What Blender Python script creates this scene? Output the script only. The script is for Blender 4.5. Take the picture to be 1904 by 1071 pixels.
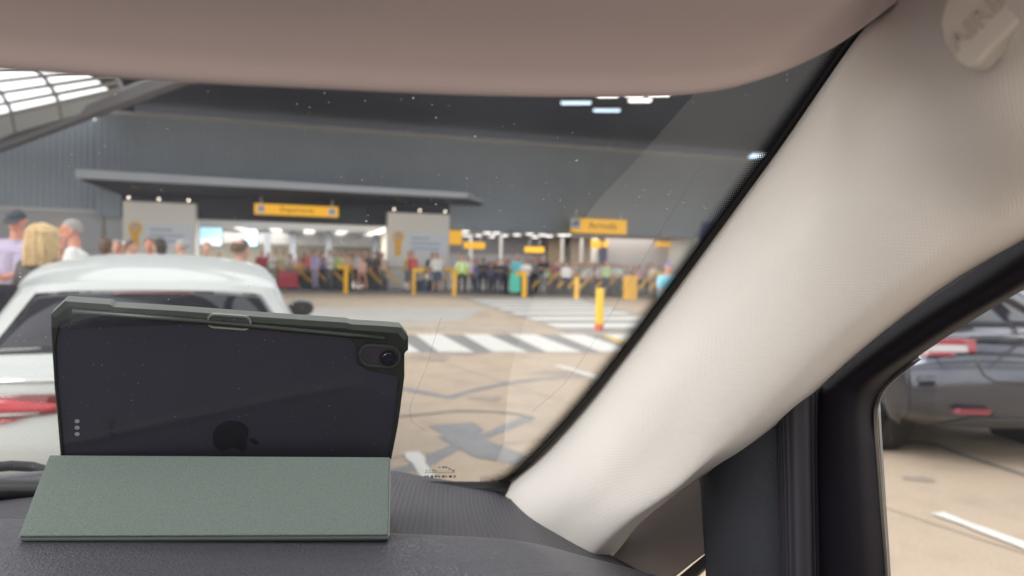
import bpy, bmesh, math, random
import numpy as np
from mathutils import Vector, Matrix, Euler
random.seed(7); np.random.seed(7)
S = bpy.context.scene
for o in list(bpy.data.objects): bpy.data.objects.remove(o)

# ------------------------------------------------------------------ camera
FPX = 1300.0                      # focal length in photo pixels (photo 1904 wide)
CAMH = 1.42
ROLL = 0.022
PITCH = -math.atan(40.5/FPX)
cam_d = bpy.data.cameras.new('camera'); cam = bpy.data.objects.new('camera', cam_d); S.collection.objects.link(cam)
fwd = Vector((0, math.cos(PITCH), math.sin(PITCH))); right0 = Vector((1,0,0)); up0 = right0.cross(fwd)
rgt = right0*math.cos(ROLL) + up0*math.sin(ROLL); upv = up0*math.cos(ROLL) - right0*math.sin(ROLL)
CM = Matrix((( rgt.x, upv.x, -fwd.x, 0),( rgt.y, upv.y, -fwd.y, 0),( rgt.z, upv.z, -fwd.z, CAMH),(0,0,0,1)))
cam.matrix_world = CM
cam_d.sensor_width = 36; cam_d.lens = 36*FPX/1904; cam_d.clip_start = 0.02; cam_d.clip_end = 2000
cam_d.dof.use_dof = True; cam_d.dof.focus_distance = 0.54; cam_d.dof.aperture_fstop = 6.3
S.camera = cam
# ------------------------------------------------------------------ world, sun, exposure
w = bpy.data.worlds.new("World"); S.world = w; w.use_nodes = True
nt = w.node_tree; nt.nodes.clear()
wo = nt.nodes.new('ShaderNodeOutputWorld'); bg = nt.nodes.new('ShaderNodeBackground'); sky = nt.nodes.new('ShaderNodeTexSky')
SUN_EL, SUN_ROT = math.radians(40), math.radians(-128)
sky.sky_type = 'NISHITA'; sky.sun_disc = False; sky.sun_elevation = SUN_EL; sky.sun_rotation = SUN_ROT
sky.air_density = 1.0; sky.dust_density = 3.5; sky.ozone_density = 0.6
bg.inputs['Strength'].default_value = 0.13
wtc = nt.nodes.new('ShaderNodeTexCoord'); wno = nt.nodes.new('ShaderNodeTexNoise'); wno.inputs['Scale'].default_value = 2.5; wno.inputs['Detail'].default_value = 6
nt.links.new(wtc.outputs['Generated'], wno.inputs['Vector'])
wmr = nt.nodes.new('ShaderNodeMapRange'); wmr.inputs[1].default_value = .3; wmr.inputs[2].default_value = .6; wmr.inputs[3].default_value = .55; wmr.inputs[4].default_value = .95; nt.links.new(wno.outputs['Fac'], wmr.inputs[0])
wmx = nt.nodes.new('ShaderNodeMix'); wmx.data_type = 'RGBA'; wmx.inputs[7].default_value = (7.2, 7.1, 6.9, 1)   # thin bright cloud
nt.links.new(wmr.outputs[0], wmx.inputs[0]); nt.links.new(sky.outputs[0], wmx.inputs[6])
nt.links.new(wmx.outputs[2], bg.inputs[0]); nt.links.new(bg.outputs[0], wo.inputs[0])
sd = bpy.data.lights.new('sun', 'SUN'); sd.energy = 1.5; sd.angle = math.radians(35); sd.color = (1, .97, .93)
sun = bpy.data.objects.new('sun', sd); S.collection.objects.link(sun)
sv = Vector((math.sin(SUN_ROT)*math.cos(SUN_EL), math.cos(SUN_ROT)*math.cos(SUN_EL), math.sin(SUN_EL)))
sun.rotation_euler = sv.to_track_quat('Z', 'Y').to_euler(); sun.location = (0, 0, 30)
S.view_settings.view_transform = 'Standard'; S.view_settings.look = 'None'
S.view_settings.exposure = 1.36; S.view_settings.gamma = 1
S.render.engine = 'CYCLES'
S.cycles.max_bounces = 8; S.cycles.diffuse_bounces = 5; S.cycles.transparent_max_bounces = 24
S.cycles.caustics_reflective = False; S.cycles.caustics_refractive = False

# ------------------------------------------------------------------ geometry helpers
def P(px, py, d):
    return CM @ Vector(((px-952)/FPX*d, -(py-535.5)/FPX*d, -d))
CAMP = Vector((0,0,CAMH))
def ray(px, py): return P(px, py, 1.0) - CAMP
def G(px, py, z=0.0):
    r = ray(px, py); return CAMP + r*((z-CAMH)/r.z)
def D(px, py, dep, z=None):       # world point with horizontal depth (y) dep
    r = ray(px, py); p = CAMP + r*(dep/r.y)
    if z is not None: p.z = z
    return p
YAW = math.atan((952-235)/FPX)    # the heading shared by the parked cars
CR = Vector((math.cos(YAW), math.sin(YAW), 0)); CF = Vector((-math.sin(YAW), math.cos(YAW), 0))
def RR(px, py, right):            # point of the view ray in the plane 'right' metres to the car's right
    r = ray(px, py); return CAMP + r*(right/r.dot(CR))
def RF(px, py, f):                # ... in the plane f metres in front
    r = ray(px, py); return CAMP + r*(f/r.dot(CF))
def glass_pt(px, py, off=0.0):    # windscreen surface
    r = ray(px, py); a, b = 0.05, 3.0
    def g(t):
        q = r*t; rt = q.dot(CR); f = q.dot(CF); z = q.z
        bulge = 0.11*(1-((rt+.35)/.75)**2)
        return f - (.75+off + bulge - (z+.245)*1.30)
    for _ in range(50):
        m = (a+b)/2
        if g(m) > 0: b = m
        else: a = m
    return CAMP + r*((a+b)/2)
T = Vector((.959,.284,0)).normalized(); N = Vector((T.y,-T.x,0))    # facade direction, outward normal
P0 = Vector((-7.17, 37, 0))
def F(s, off, z): return P0 + T*s + N*off + Vector((0,0,z))
def fs(px, py, off=0):
    r = ray(px, py); q = P0 + N*off
    t = (q-CAMP).dot(N)/r.dot(N); p = CAMP + r*t
    return ((p-P0).dot(T), p.z)

MW = {}                            # world matrices of the empties
def link(o): S.collection.objects.link(o); return o
def props(o, label=None, cat=None, group=None, kind=None):
    for k, v in (('label',label),('category',cat),('group',group),('kind',kind)):
        if v: o[k] = v
    return o
def thing(name, label, cat, loc=(0,0,0), rz=0, group=None, kind=None):
    o = link(bpy.data.objects.new(name, None)); o.empty_display_size = .1
    o.location = loc; o.rotation_euler = (0,0,rz)
    MW[o.name] = Matrix.Translation(Vector(loc)) @ Matrix.Rotation(rz, 4, 'Z')
    return props(o, label, cat, group, kind)
def world_of(o):
    if o.name in MW: return MW[o.name]
    return Matrix.Identity(4)
def mesh(name, verts, faces, mat, parent=None, smooth=False, uv=None, local=False, bevel=0, solid=0, sub=0, offset=-1):
    vs = [Vector(v) for v in verts]
    if parent is not None and not local:
        M = world_of(parent).inverted(); vs = [M @ v for v in vs]
    org = Vector((0,0,0))
    if parent is None and not local:
        lo = Vector([min(v[i] for v in vs) for i in range(3)]); hi = Vector([max(v[i] for v in vs) for i in range(3)])
        org = Vector(((lo.x+hi.x)/2,(lo.y+hi.y)/2,lo.z)); vs = [v-org for v in vs]
    me = bpy.data.meshes.new(name); me.from_pydata(vs, [], faces); me.update()
    if uv is not None:
        ul = me.uv_layers.new(name='UVMap')
        for lp in me.loops: ul.data[lp.index].uv = uv[lp.vertex_index]
    if smooth: me.polygons.foreach_set('use_smooth', [True]*len(me.polygons))
    for m in (mat if isinstance(mat,(list,tuple)) else [mat]): me.materials.append(m)
    o = link(bpy.data.objects.new(name, me)); o.location = org
    if parent is not None:
        o.parent = parent; MW[o.name] = world_of(parent).copy()
    else: MW[o.name] = Matrix.Translation(org)
    if sub: md = o.modifiers.new('s','SUBSURF'); md.levels = md.render_levels = sub
    if solid: md = o.modifiers.new('t','SOLIDIFY'); md.thickness = solid; md.offset = offset
    if bevel: md = o.modifiers.new('b','BEVEL'); md.width = bevel; md.segments = 3; md.limit_method = 'ANGLE'; md.harden_normals = False
    return o
BF = [(0,3,2,1),(4,5,6,7),(0,1,5,4),(1,2,6,5),(2,3,7,6),(3,0,4,7)]
class MB:
    def __init__(s): s.v = []; s.f = []
    def add(s, v, f):
        n = len(s.v); s.v += [Vector(q) for q in v]; s.f += [tuple(i+n for i in q) for q in f]; return s
    def box8(s, a): return s.add(a, BF)
    def fbox(s, s0, s1, o0, o1, z0, z1):   # box in facade coordinates, o1 > o0 sticks out towards the camera
        return s.box8([F(s0,o1,z0),F(s1,o1,z0),F(s1,o0,z0),F(s0,o0,z0),F(s0,o1,z1),F(s1,o1,z1),F(s1,o0,z1),F(s0,o0,z1)])
    def box(s, x0, x1, y0, y1, z0, z1, M=Matrix.Identity(4)):
        return s.box8([M @ Vector(q) for q in [(x0,y0,z0),(x1,y0,z0),(x1,y1,z0),(x0,y1,z0),(x0,y0,z1),(x1,y0,z1),(x1,y1,z1),(x0,y1,z1)]])
    def tube(s, pts, r, n=8, cap=True):
        pts = [Vector(p) for p in pts]; R = r if isinstance(r,(list,tuple)) else [r]*len(pts); base = len(s.v)
        ref = None
        for i, p in enumerate(pts):
            t = (pts[min(i+1,len(pts)-1)]-pts[max(i-1,0)]).normalized()
            if ref is None:
                ref = Vector((0,0,1)) if abs(t.z) < .9 else Vector((1,0,0))
            a = t.cross(ref).normalized(); b = a.cross(t).normalized(); ref = b
            for k in range(n):
                an = 2*math.pi*k/n; s.v.append(p + (a*math.cos(an)+b*math.sin(an))*R[i])
        for i in range(len(pts)-1):
            for k in range(n):
                k2 = (k+1)%n; s.f.append((base+i*n+k, base+i*n+k2, base+(i+1)*n+k2, base+(i+1)*n+k))
        if cap:
            s.f.append(tuple(base+k for k in reversed(range(n)))); s.f.append(tuple(base+(len(pts)-1)*n+k for k in range(n)))
        return s
    def prism(s, front, dv):               # polygon extruded by a vector
        n = len(front); b = len(s.v); s.v += [Vector(q) for q in front] + [Vector(q)+Vector(dv) for q in front]
        s.f.append(tuple(range(b,b+n))); s.f.append(tuple(reversed(range(b+n,b+2*n))))
        for i in range(n): j = (i+1)%n; s.f.append((b+i,b+n+i,b+n+j,b+j))
        return s
    def ring(s, outer, inner, dv):         # same count of points
        n = len(outer); b = len(s.v); dv = Vector(dv)
        s.v += [Vector(q) for q in outer]+[Vector(q) for q in inner]+[Vector(q)+dv for q in outer]+[Vector(q)+dv for q in inner]
        for i in range(n):
            j = (i+1)%n
            s.f += [(b+i,b+j,b+n+j,b+n+i),(b+2*n+j,b+2*n+i,b+3*n+i,b+3*n+j),(b+j,b+i,b+2*n+i,b+2*n+j),(b+n+i,b+n+j,b+3*n+j,b+3*n+i)]
        return s
    def sphere(s, c, r, nu=10, nv=7, M=None):
        c = Vector(c); r = Vector(r) if hasattr(r,'__len__') else Vector((r,r,r)); b = len(s.v)
        for j in range(nv+1):
            ph = math.pi*j/nv
            for i in range(nu):
                th = 2*math.pi*i/nu; q = Vector((math.sin(ph)*math.cos(th)*r.x, math.sin(ph)*math.sin(th)*r.y, math.cos(ph)*r.z))
                if M: q = M @ q
                s.v.append(c+q)
        for j in range(nv):
            for i in range(nu): s.f.append((b+j*nu+i, b+(j+1)*nu+i, b+(j+1)*nu+(i+1)%nu, b+j*nu+(i+1)%nu))
        return s
    def build(s, name, mat, parent=None, **k): return mesh(name, s.v, s.f, mat, parent, **k)

def cr(A, n):                              # Catmull-Rom resample along axis 0 -> n samples
    A = np.asarray(A, float); m = len(A)
    if m == 2:
        t = np.linspace(0,1,n).reshape((-1,)+(1,)*(A.ndim-1)); return A[0]*(1-t)+A[1]*t
    E = np.concatenate([[2*A[0]-A[1]], A, [2*A[-1]-A[-2]]]); out = []
    for x in np.linspace(0, m-1, n):
        i = min(int(x), m-2); t = x-i; a,b,c,d = E[i],E[i+1],E[i+2],E[i+3]
        out.append(.5*((2*b)+(-a+c)*t+(2*a-5*b+4*c-d)*t*t+(-a+3*b-3*c+d)*t**3))
    return np.array(out)
def grid_faces(nr, nc, flip=False):
    f = []
    for i in range(nr-1):
        for j in range(nc-1):
            q = (i*nc+j, i*nc+j+1, (i+1)*nc+j+1, (i+1)*nc+j); f.append(q[::-1] if flip else q)
    return f
def patch(name, rows, mat, parent, nr=24, nc=24, solid=.004, flip=False, offset=-1, **k):
    A = np.array([[list(q) for q in r] for r in rows]); A = cr(A, nr)
    A = np.transpose(cr(np.transpose(A,(1,0,2)), nc),(1,0,2))
    du = np.concatenate([[0], np.cumsum(np.linalg.norm(np.diff(A[nr//2],axis=0),axis=1))])
    dv = np.concatenate([[0], np.cumsum(np.linalg.norm(np.diff(A[:,nc//2],axis=0),axis=1))])
    uv = [(du[j], dv[i]) for i in range(nr) for j in range(nc)]
    return mesh(name, A.reshape(-1,3).tolist(), grid_faces(nr,nc,flip), mat, parent, smooth=True, uv=uv, solid=solid, offset=offset, **k)
# ------------------------------------------------------------------ materials
MC = {}
def mat(name, col, rough=.6, metal=0, bump=0, scale=20, var=0, spec=.5, coat=0, coords='Object', detail=4, emit=0, emit_col=None, stretch=None):
    if name in MC: return MC[name]
    m = bpy.data.materials.new(name); m.use_nodes = True; n = m.node_tree; b = n.nodes['Principled BSDF']
    c = (*col[:3],1); b.inputs['Base Color'].default_value = c; b.inputs['Roughness'].default_value = rough
    b.inputs['Metallic'].default_value = metal; b.inputs['Specular IOR Level'].default_value = spec
    if coat: b.inputs['Coat Weight'].default_value = coat; b.inputs['Coat Roughness'].default_value = .04
    if emit: b.inputs['Emission Strength'].default_value = emit; b.inputs['Emission Color'].default_value = (*(emit_col or col),1)
    tc = n.nodes.new('ShaderNodeTexCoord'); no = n.nodes.new('ShaderNodeTexNoise'); no.inputs['Scale'].default_value = scale; no.inputs['Detail'].default_value = detail
    src = tc.outputs[coords]
    if stretch:
        mp = n.nodes.new('ShaderNodeMapping'); mp.inputs['Scale'].default_value = stretch; n.links.new(src, mp.inputs[0]); src = mp.outputs[0]
    n.links.new(src, no.inputs['Vector'])
    v = var or .06
    rp = n.nodes.new('ShaderNodeMix'); rp.data_type = 'RGBA'
    rp.inputs[6].default_value = tuple(x*(1-v) for x in c[:3])+(1,); rp.inputs[7].default_value = tuple(min(1,x*(1+v)) for x in c[:3])+(1,)
    n.links.new(no.outputs['Fac'], rp.inputs[0]); n.links.new(rp.outputs[2], b.inputs['Base Color'])
    if bump:
        bp = n.nodes.new('ShaderNodeBump'); bp.inputs['Strength'].default_value = bump; bp.inputs['Distance'].default_value = .002
        n.links.new(no.outputs['Fac'], bp.inputs['Height']); n.links.new(bp.outputs[0], b.inputs['Normal'])
    MC[name] = m; return m
def nd(n, op, a, b=None, c=None):
    x = n.nodes.new('ShaderNodeMath'); x.operation = op
    for i, q in enumerate((a,b,c)):
        if q is None: continue
        if isinstance(q,(int,float)): x.inputs[i].default_value = q
        else: n.links.new(q, x.inputs[i])
    return x.outputs[0]
def weave(name, col, pu, pv, strength=.5, dist=.0006, rough=.85, coldark=.8, bignoise=0):
    """woven fabric / embossed plastic: sine lattice in surface UV (metres)"""
    m = mat(name, col, rough, spec=.25); n = m.node_tree; b = n.nodes['Principled BSDF']
    tc = n.nodes.new('ShaderNodeTexCoord'); sx = n.nodes.new('ShaderNodeSeparateXYZ'); n.links.new(tc.outputs['UV'], sx.inputs[0])
    a = nd(n,'SINE', nd(n,'MULTIPLY', sx.outputs[0], 2*math.pi/pu)) if pu else None
    c = nd(n,'SINE', nd(n,'MULTIPLY', sx.outputs[1], 2*math.pi/pv)) if pv else None
    h = nd(n,'MULTIPLY', a, c) if (a and c) else (a or c)
    h = nd(n,'MULTIPLY_ADD', h, .5, .5)
    bp = n.nodes.new('ShaderNodeBump'); bp.inputs['Strength'].default_value = strength; bp.inputs['Distance'].default_value = dist
    n.links.new(h, bp.inputs['Height']); n.links.new(bp.outputs[0], b.inputs['Normal'])
    mx = n.nodes.new('ShaderNodeMix'); mx.data_type = 'RGBA'; mx.inputs[6].default_value = tuple(x*coldark for x in col)+(1,); mx.inputs[7].default_value = (*col,1)
    n.links.new(h, mx.inputs[0]); n.links.new(mx.outputs[2], b.inputs['Base Color'])
    return m
def glassmat(name, refl=1.0, tint=(1,1,1), dirt_haze=0.0, dust=False):
    m = bpy.data.materials.new(name); m.use_nodes = True; n = m.node_tree; n.nodes.clear()
    out = n.nodes.new('ShaderNodeOutputMaterial'); tr = n.nodes.new('ShaderNodeBsdfTransparent'); tr.inputs[0].default_value = (*tint,1)
    gl = n.nodes.new('ShaderNodeBsdfGlossy'); gl.inputs['Roughness'].default_value = .0; fr = n.nodes.new('ShaderNodeFresnel'); gm = n.nodes.new('ShaderNodeNewGeometry')
    n.links.new(nd(n,'MULTIPLY_ADD', gm.outputs['Backfacing'], 1/1.45-1.45, 1.45), fr.inputs[0])   # same reflectance from both sides
    mx = n.nodes.new('ShaderNodeMixShader'); n.links.new(nd(n,'MULTIPLY',fr.outputs[0],refl), mx.inputs[0]); n.links.new(tr.outputs[0], mx.inputs[1]); n.links.new(gl.outputs[0], mx.inputs[2])
    last = mx.outputs[0]
    if dirt_haze or dust:
        df = n.nodes.new('ShaderNodeBsdfDiffuse'); df.inputs[0].default_value = (.52,.64,.95,1)  # blue film: dirt on the glass, with glare haze put into its colour
        tl = n.nodes.new('ShaderNodeBsdfTranslucent'); tl.inputs[0].default_value = (.8,.82,.85,1)
        ad = n.nodes.new('ShaderNodeMixShader'); ad.inputs[0].default_value = .5; n.links.new(df.outputs[0], ad.inputs[1]); n.links.new(tl.outputs[0], ad.inputs[2])
        tc = n.nodes.new('ShaderNodeTexCoord')
        no = n.nodes.new('ShaderNodeTexNoise'); no.inputs['Scale'].default_value = 7; no.inputs['Detail'].default_value = 6; n.links.new(tc.outputs['Object'], no.inputs[0])
        fac = nd(n,'MULTIPLY', nd(n,'POWER', no.outputs['Fac'], 2.0), dirt_haze*4)
        if dust:
            for sc, th, rr in ((190,.35,.00042),(70,.60,.0008),):
                vo = n.nodes.new('ShaderNodeTexVoronoi'); vo.inputs['Scale'].default_value = sc; n.links.new(tc.outputs['Object'], vo.inputs['Vector'])
                sp = n.nodes.new('ShaderNodeSeparateXYZ'); n.links.new(vo.outputs['Color'], sp.inputs[0])
                near = nd(n,'LESS_THAN', vo.outputs['Distance'], rr*sc)
                on = nd(n,'GREATER_THAN', sp.outputs[0], th)
                # dust gathers in patches
                n2 = n.nodes.new('ShaderNodeTexNoise'); n2.inputs['Scale'].default_value = 9; n.links.new(tc.outputs['Object'], n2.inputs[0])
                pt = nd(n,'GREATER_THAN', n2.outputs['Fac'], .47)
                fac = nd(n,'ADD', fac, nd(n,'MULTIPLY', nd(n,'MULTIPLY',near,on), nd(n,'MULTIPLY',pt,.45)))
        fac = nd(n,'MINIMUM', fac, 1.0)
        m2 = n.nodes.new('ShaderNodeMixShader'); n.links.new(fac, m2.inputs[0]); n.links.new(last, m2.inputs[1]); n.links.new(ad.outputs[0], m2.inputs[2]); last = m2.outputs[0]
    n.links.new(last, out.inputs[0]); return m
def emis(name, col, s):
    return mat(name, col, .5, emit=s, emit_col=col)
def cloth(c, rough=.9): return mat('cloth_%d_%d_%d' % tuple(int(x*255) for x in c), c, rough, bump=.3, scale=90, var=.1, spec=.2)
# ================================================================== GROUND
def ground_mat(name, c1, c2, c3, speck=True):
    m = mat(name, c1, .85, spec=.2); n = m.node_tree; b = n.nodes['Principled BSDF']
    tc = n.nodes.new('ShaderNodeTexCoord')
    def noise(s, d=5):
        x = n.nodes.new('ShaderNodeTexNoise'); x.inputs['Scale'].default_value = s; x.inputs['Detail'].default_value = d; n.links.new(tc.outputs['Object'], x.inputs[0]); return x.outputs['Fac']
    def mixc(f, a, bb):
        x = n.nodes.new('ShaderNodeMix'); x.data_type = 'RGBA'; n.links.new(f, x.inputs[0])
        for i, q in ((6,a),(7,bb)):
            if isinstance(q, tuple): x.inputs[i].default_value = (*q,1)
            else: n.links.new(q, x.inputs[i])
        return x.outputs[2]
    def ramp(f, lo, hi):
        x = n.nodes.new('ShaderNodeMapRange'); x.inputs[1].default_value = lo; x.inputs[2].default_value = hi; n.links.new(f, x.inputs[0]); return x.outputs[0]
    big = mixc(ramp(noise(.35), .35, .65), c1, c2)
    med = mixc(ramp(noise(2.2,8), .5, .75), big, c3)
    fin = mixc(ramp(noise(45,3), .3, .7), tuple(x*.82 for x in c1), tuple(min(1,x*1.12) for x in c1))
    x = n.nodes.new('ShaderNodeMix'); x.data_type = 'RGBA'; x.inputs[0].default_value = .4; n.links.new(med, x.inputs[6]); n.links.new(fin, x.inputs[7])
    n.links.new(x.outputs[2], b.inputs['Base Color'])
    bp = n.nodes.new('ShaderNodeBump'); bp.inputs['Strength'].default_value = .4; bp.inputs['Distance'].default_value = .004; n.links.new(noise(120,3), bp.inputs['Height']); n.links.new(bp.outputs[0], b.inputs['Normal'])
    return m
M_ground = ground_mat('concrete_ground', (.42,.34,.26), (.47,.385,.30), (.31,.255,.21))
M_paint = mat('road_paint', (.60,.595,.57), .7, scale=6, var=.14, detail=8)
M_tar = mat('tar_repair', (.22,.22,.23), .8, scale=4, var=.25)
M_tar_faint = mat('tar_faint', (.30,.27,.24), .85, scale=4, var=.2)
M_bay = mat('bay_grey', (.38,.37,.345), .8, scale=1.5, var=.14)
def struct(name, v, f, m, label=None): return props(mesh(name, v, f, m), kind='structure', label=label)
g = 260
struct('ground', [(-g,-g,0),(g,-g,0),(g,g,0),(-g,g,0)], [(0,1,2,3)], M_ground)
def gpoly(pts, z): return [Vector((p.x,p.y,z)) for p in [G(*q) for q in pts]]
def flat(name, polys, z, m):
    v=[]; f=[]
    for p in polys: f.append(tuple(range(len(v),len(v)+len(p)))); v += p
    return struct(name, v, f, m)
# pavement in front of the terminal: one raised slab with a kerb
mb = MB(); mb.fbox(-60, 60, -.5, 4.2, 0, .09)
props(mb.build('pavement', mat('pavement', (.16,.16,.17), .85, scale=1.2, var=.2)), kind='structure')
flat('bay_marking', [gpoly([(520,572),(905,572),(860,597),(520,603)], .004)], .004, M_bay)
# near crossing: slanted white bars; dark ground between the last ones
zs=[]; zd=[]
for k in range(-9, 6):
    x0 = 772+88*k; x1 = 816+100*k
    zs.append(gpoly([(x0,622),(x0+48,622.4),(x1+66,655.5),(x1,655)], .008))
    zd.append(gpoly([(x0+48,622.4),(x0+88,623),(x1+100,656),(x1+66,655.5)], .004))
flat('crossing_marking', zs, .008, M_paint); flat('crossing_ground', zd, .004, mat('crossing_grey', (.2,.2,.2), .8, scale=3, var=.3))
# far crossing: bars parallel to the terminal
L0, L1 = G(872,556), G(1062,618); R0, R1 = G(1075,556), G(1290,618); zs=[]
for k in range(8):
    a = (k/8)**1.25; b = a+ (((k+1)/8)**1.25-a)*.52
    zs.append([Vector((*(L0.lerp(L1,a)).xy,.008)),Vector((*(R0.lerp(R1,a)).xy,.008)),Vector((*(R0.lerp(R1,b)).xy,.008)),Vector((*(L0.lerp(L1,b)).xy,.008))])
flat('walkway_marking', zs, .008, M_paint)
flat('walkway_ground', [gpoly([(850,552),(1075,552),(1300,620),(1062,621)], .004)], .004, mat('walk_grey',(.27,.26,.245),.8,scale=2,var=.15))
def strip(pts, wd, z):
    gp = [G(*p) for p in pts]; gp = [Vector(q) for q in cr(np.array([list(q) for q in gp]), len(pts)*4)]; L=[];Rr=[]
    for i,p in enumerate(gp):
        t = (gp[min(i+1,len(gp)-1)]-gp[max(i-1,0)]).normalized(); nn = Vector((-t.y,t.x,0)); ww = wd*(.75+.5*random.random())
        L.append(Vector((p+nn*ww/2).to_3d())); Rr.append(p-nn*ww/2)
    out=[]
    for i in range(len(L)-1): out.append([Vector((q.x,q.y,z)) for q in (Rr[i],Rr[i+1],L[i+1],L[i])])
    return out
tr = strip([(735,720),(790,731),(835,739)], .16,.004)+strip([(828,741),(900,722),(980,708),(1100,697)], .12,.0044)
tr += strip([(985,777),(930,800),(850,830),(790,860),(735,880)], .14, .0044)
flat('tar_repair', tr+[gpoly([(795,792),(880,786),(900,800),(878,815),(830,812)],.005), gpoly([(812,812),(875,808),(985,850),(960,866),(880,850)],.0055)], .004, M_tar)
flat('tar_seam', strip([(740,775),(800,770),(850,765),(940,768),(990,778)], .06,.0045)+strip([(1650,822),(1730,826),(1800,850),(1990,912)], .07,.0045), .004, mat('tar_dark', (.14,.13,.13), .8, scale=4, var=.2))
flat('bay_line', strip([(1035,680),(1080,693),(1135,712)], .13,.008)+strip([(765,842),(800,895)], .11,.009)+strip([(1742,956),(1904,1016),(2100,1085)], .10,.01), .01, M_paint)
flat('edge_line', [gpoly([(690,600),(1000,612),(990,616),(680,604)],.006)], .006, M_bay)
flat('yellow_line', [gpoly([(1120,624),(1165,622),(1200,640),(1150,640)],.006)], .006, mat('yellow_line',(.55,.36,.08),.8,scale=6,var=.2))

jq=[]
def jl(a,b,w_):
    a=Vector(a); b=Vector(b); t=(b-a).normalized(); nn=Vector((-t.y,t.x,0))*w_/2; jq.append([a-nn,b-nn,b+nn,a+nn])
for k in range(-6,8):
    o_=Vector((1.2,6.2,.0022))+CR*(k*4.6); jl(o_-CF*14, o_+CF*24, .022)
for k in range(-4,6):
    o_=Vector((1.2,6.2,.0030))+CF*(k*4.6); jl(o_-CR*26, o_+CR*26, .022)
v=[];f=[]
for q in jq: f.append(tuple(range(len(v),len(v)+4))); v+=q
struct('slab_joint', v, f, mat('joint_dark', (.25,.21,.175), .9, scale=3, var=.3))
rs=random.Random(11); v=[]; f=[]
for k in range(46):
    c=Vector((rs.uniform(-4,6),rs.uniform(4.5,22),.0036+k*.00001)); n0=len(v); r_=rs.uniform(.05,.22)*(1 if k%4 else 1.8); n_=14
    for i in range(n_):
        an=2*math.pi*i/n_; rr=r_*rs.uniform(.65,1.2); v.append(c+Vector((math.cos(an)*rr*1.3,math.sin(an)*rr,0)))
    f.append(tuple(range(n0,n0+n_)))
struct('oil_stain', v, f, mat('oil_stain', (.30,.25,.21), .7, scale=5, var=.2))
# ================================================================== TERMINAL
def corrug(name, col, rough=.5):
    m = mat(name, col, rough, scale=.25, var=.2); n = m.node_tree; b = n.nodes['Principled BSDF']
    return m
M_clad = corrug('grey_cladding', (.28,.335,.40), .6)
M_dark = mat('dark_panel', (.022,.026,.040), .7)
M_can = mat('canopy_fascia', (.50,.56,.66), .5, scale=.6, var=.12)
M_white = mat('white_wall', (.78,.77,.74), .7, scale=.8, var=.06)
M_cream = mat('cream_wall', (.60,.56,.48), .8, scale=1, var=.08)
M_brown = mat('brown_wall', (.30,.22,.15), .7, scale=3, var=.2, stretch=(6,6,.3))
M_ceil = mat('hall_ceiling', (.55,.55,.55), .8)
M_yel = mat('sign_yellow', (.86,.44,.012), .5, scale=3, var=.05)
M_yel_lit = mat('sign_yellow_backlit', (.86,.44,.012), .5, emit=.22, emit_col=(.9,.46,.01))
M_floor = mat('hall_floor', (.20,.20,.21), .35, scale=1, var=.15)
M_lamp = emis('lamp_white', (1,.96,.92), 1.0); M_tube = emis('tube_cool', (.62,.80,1), .75)
M_steel = mat('steel', (.45,.46,.47), .35, metal=.7)
term = thing('terminal_building', 'long dark grey corrugated terminal front with two wide lit openings under it', 'building', P0, math.atan2(T.y,T.x))
def clad_wall(name, s0, s1, off, z0, z1, pitch=.26, dep=.022):
    v=[]; f=[]; n=int((s1-s0)/pitch); xs=[]
    for i in range(n):
        a=s0+(s1-s0)*i/n; p=(s1-s0)/n
        xs += [(a,off),(a+p*.38,off),(a+p*.5,off+dep),(a+p*.88,off+dep)]
    xs.append((s1,off))
    zf = z1 if callable(z1) else (lambda s_: z1)
    for s,o in xs: v += [F(s,o,z0),F(s,o,zf(s))]
    for i in range(len(xs)-1): f.append((2*i,2*i+2,2*i+3,2*i+1))
    n0=len(v); v += [F(s0,off-.3,z0),F(s1,off-.3,z0),F(s1,off-.3,zf(s1)),F(s0,off-.3,zf(s0))]; f.append((n0+1,n0,n0+3,n0+2))
    return mesh(name, v, f, M_clad, term)
sx = lambda px, py, off=0: fs(px,py,off)[0]
sL = sx(178,330); sR = 60
zt = 8.2; zo = 3.36
s_p1a, s_p1b = sx(228,470,.6), sx(363,470,.6); s_p2a, s_p2b = sx(720,470,.6), sx(835,470,.6)
s_end = sx(1283,470); s_arr0 = s_p2b
# upper cladding
clad_wall('cladding', sL, s_p1a-.2, 0, zo, zt); clad_wall('cladding', s_p1a-.2, s_p2b+.1, 0, 5.1, zt); clad_wall('cladding', s_p2b+.1, sR, 0, zo, zt)
s00=sx(0,300,-.7); clad_wall('cladding', -45, sL, -.7, zo+.1, lambda q: max(4.5, 6.2+(zt-.1-6.2)*(q-s00)/(sL-s00)))
MB().fbox(sL, sR, -.05, .22, zt, zt+.16).build('coping', mat('coping',(.42,.43,.45),.5), term)
# recessed entrance surround + canopy
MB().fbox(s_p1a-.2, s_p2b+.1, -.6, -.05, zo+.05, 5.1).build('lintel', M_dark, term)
ca, cb = sx(140,335,2.6), sx(905,378,0.4)
mb = MB(); v = [F(ca,2.6,4.86),F(cb-1.5,2.3,4.86),F(cb,.05,4.84),F(ca+1.2,.05,4.84)]
v2 = [q+Vector((0,0,.40)) for q in v]; v2[2].z -= .22; v2[1].z -= .12
mb.add(v+v2, [(0,3,2,1),(4,5,6,7),(0,1,5,4),(1,2,6,5),(2,3,7,6),(3,0,4,7)]); mb.build('canopy', M_can, term)
v = [F(ca+.15,2.45,4.84),F(cb-1.6,2.15,4.84),F(cb-.2,.06,4.835),F(ca+1.4,.06,4.835)]
v = [F(ca+.15,2.45,4.84),F(cb-1.6,2.15,4.84),F(cb-.2,.06,4.835),F(ca+1.4,.06,4.835)]
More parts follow.
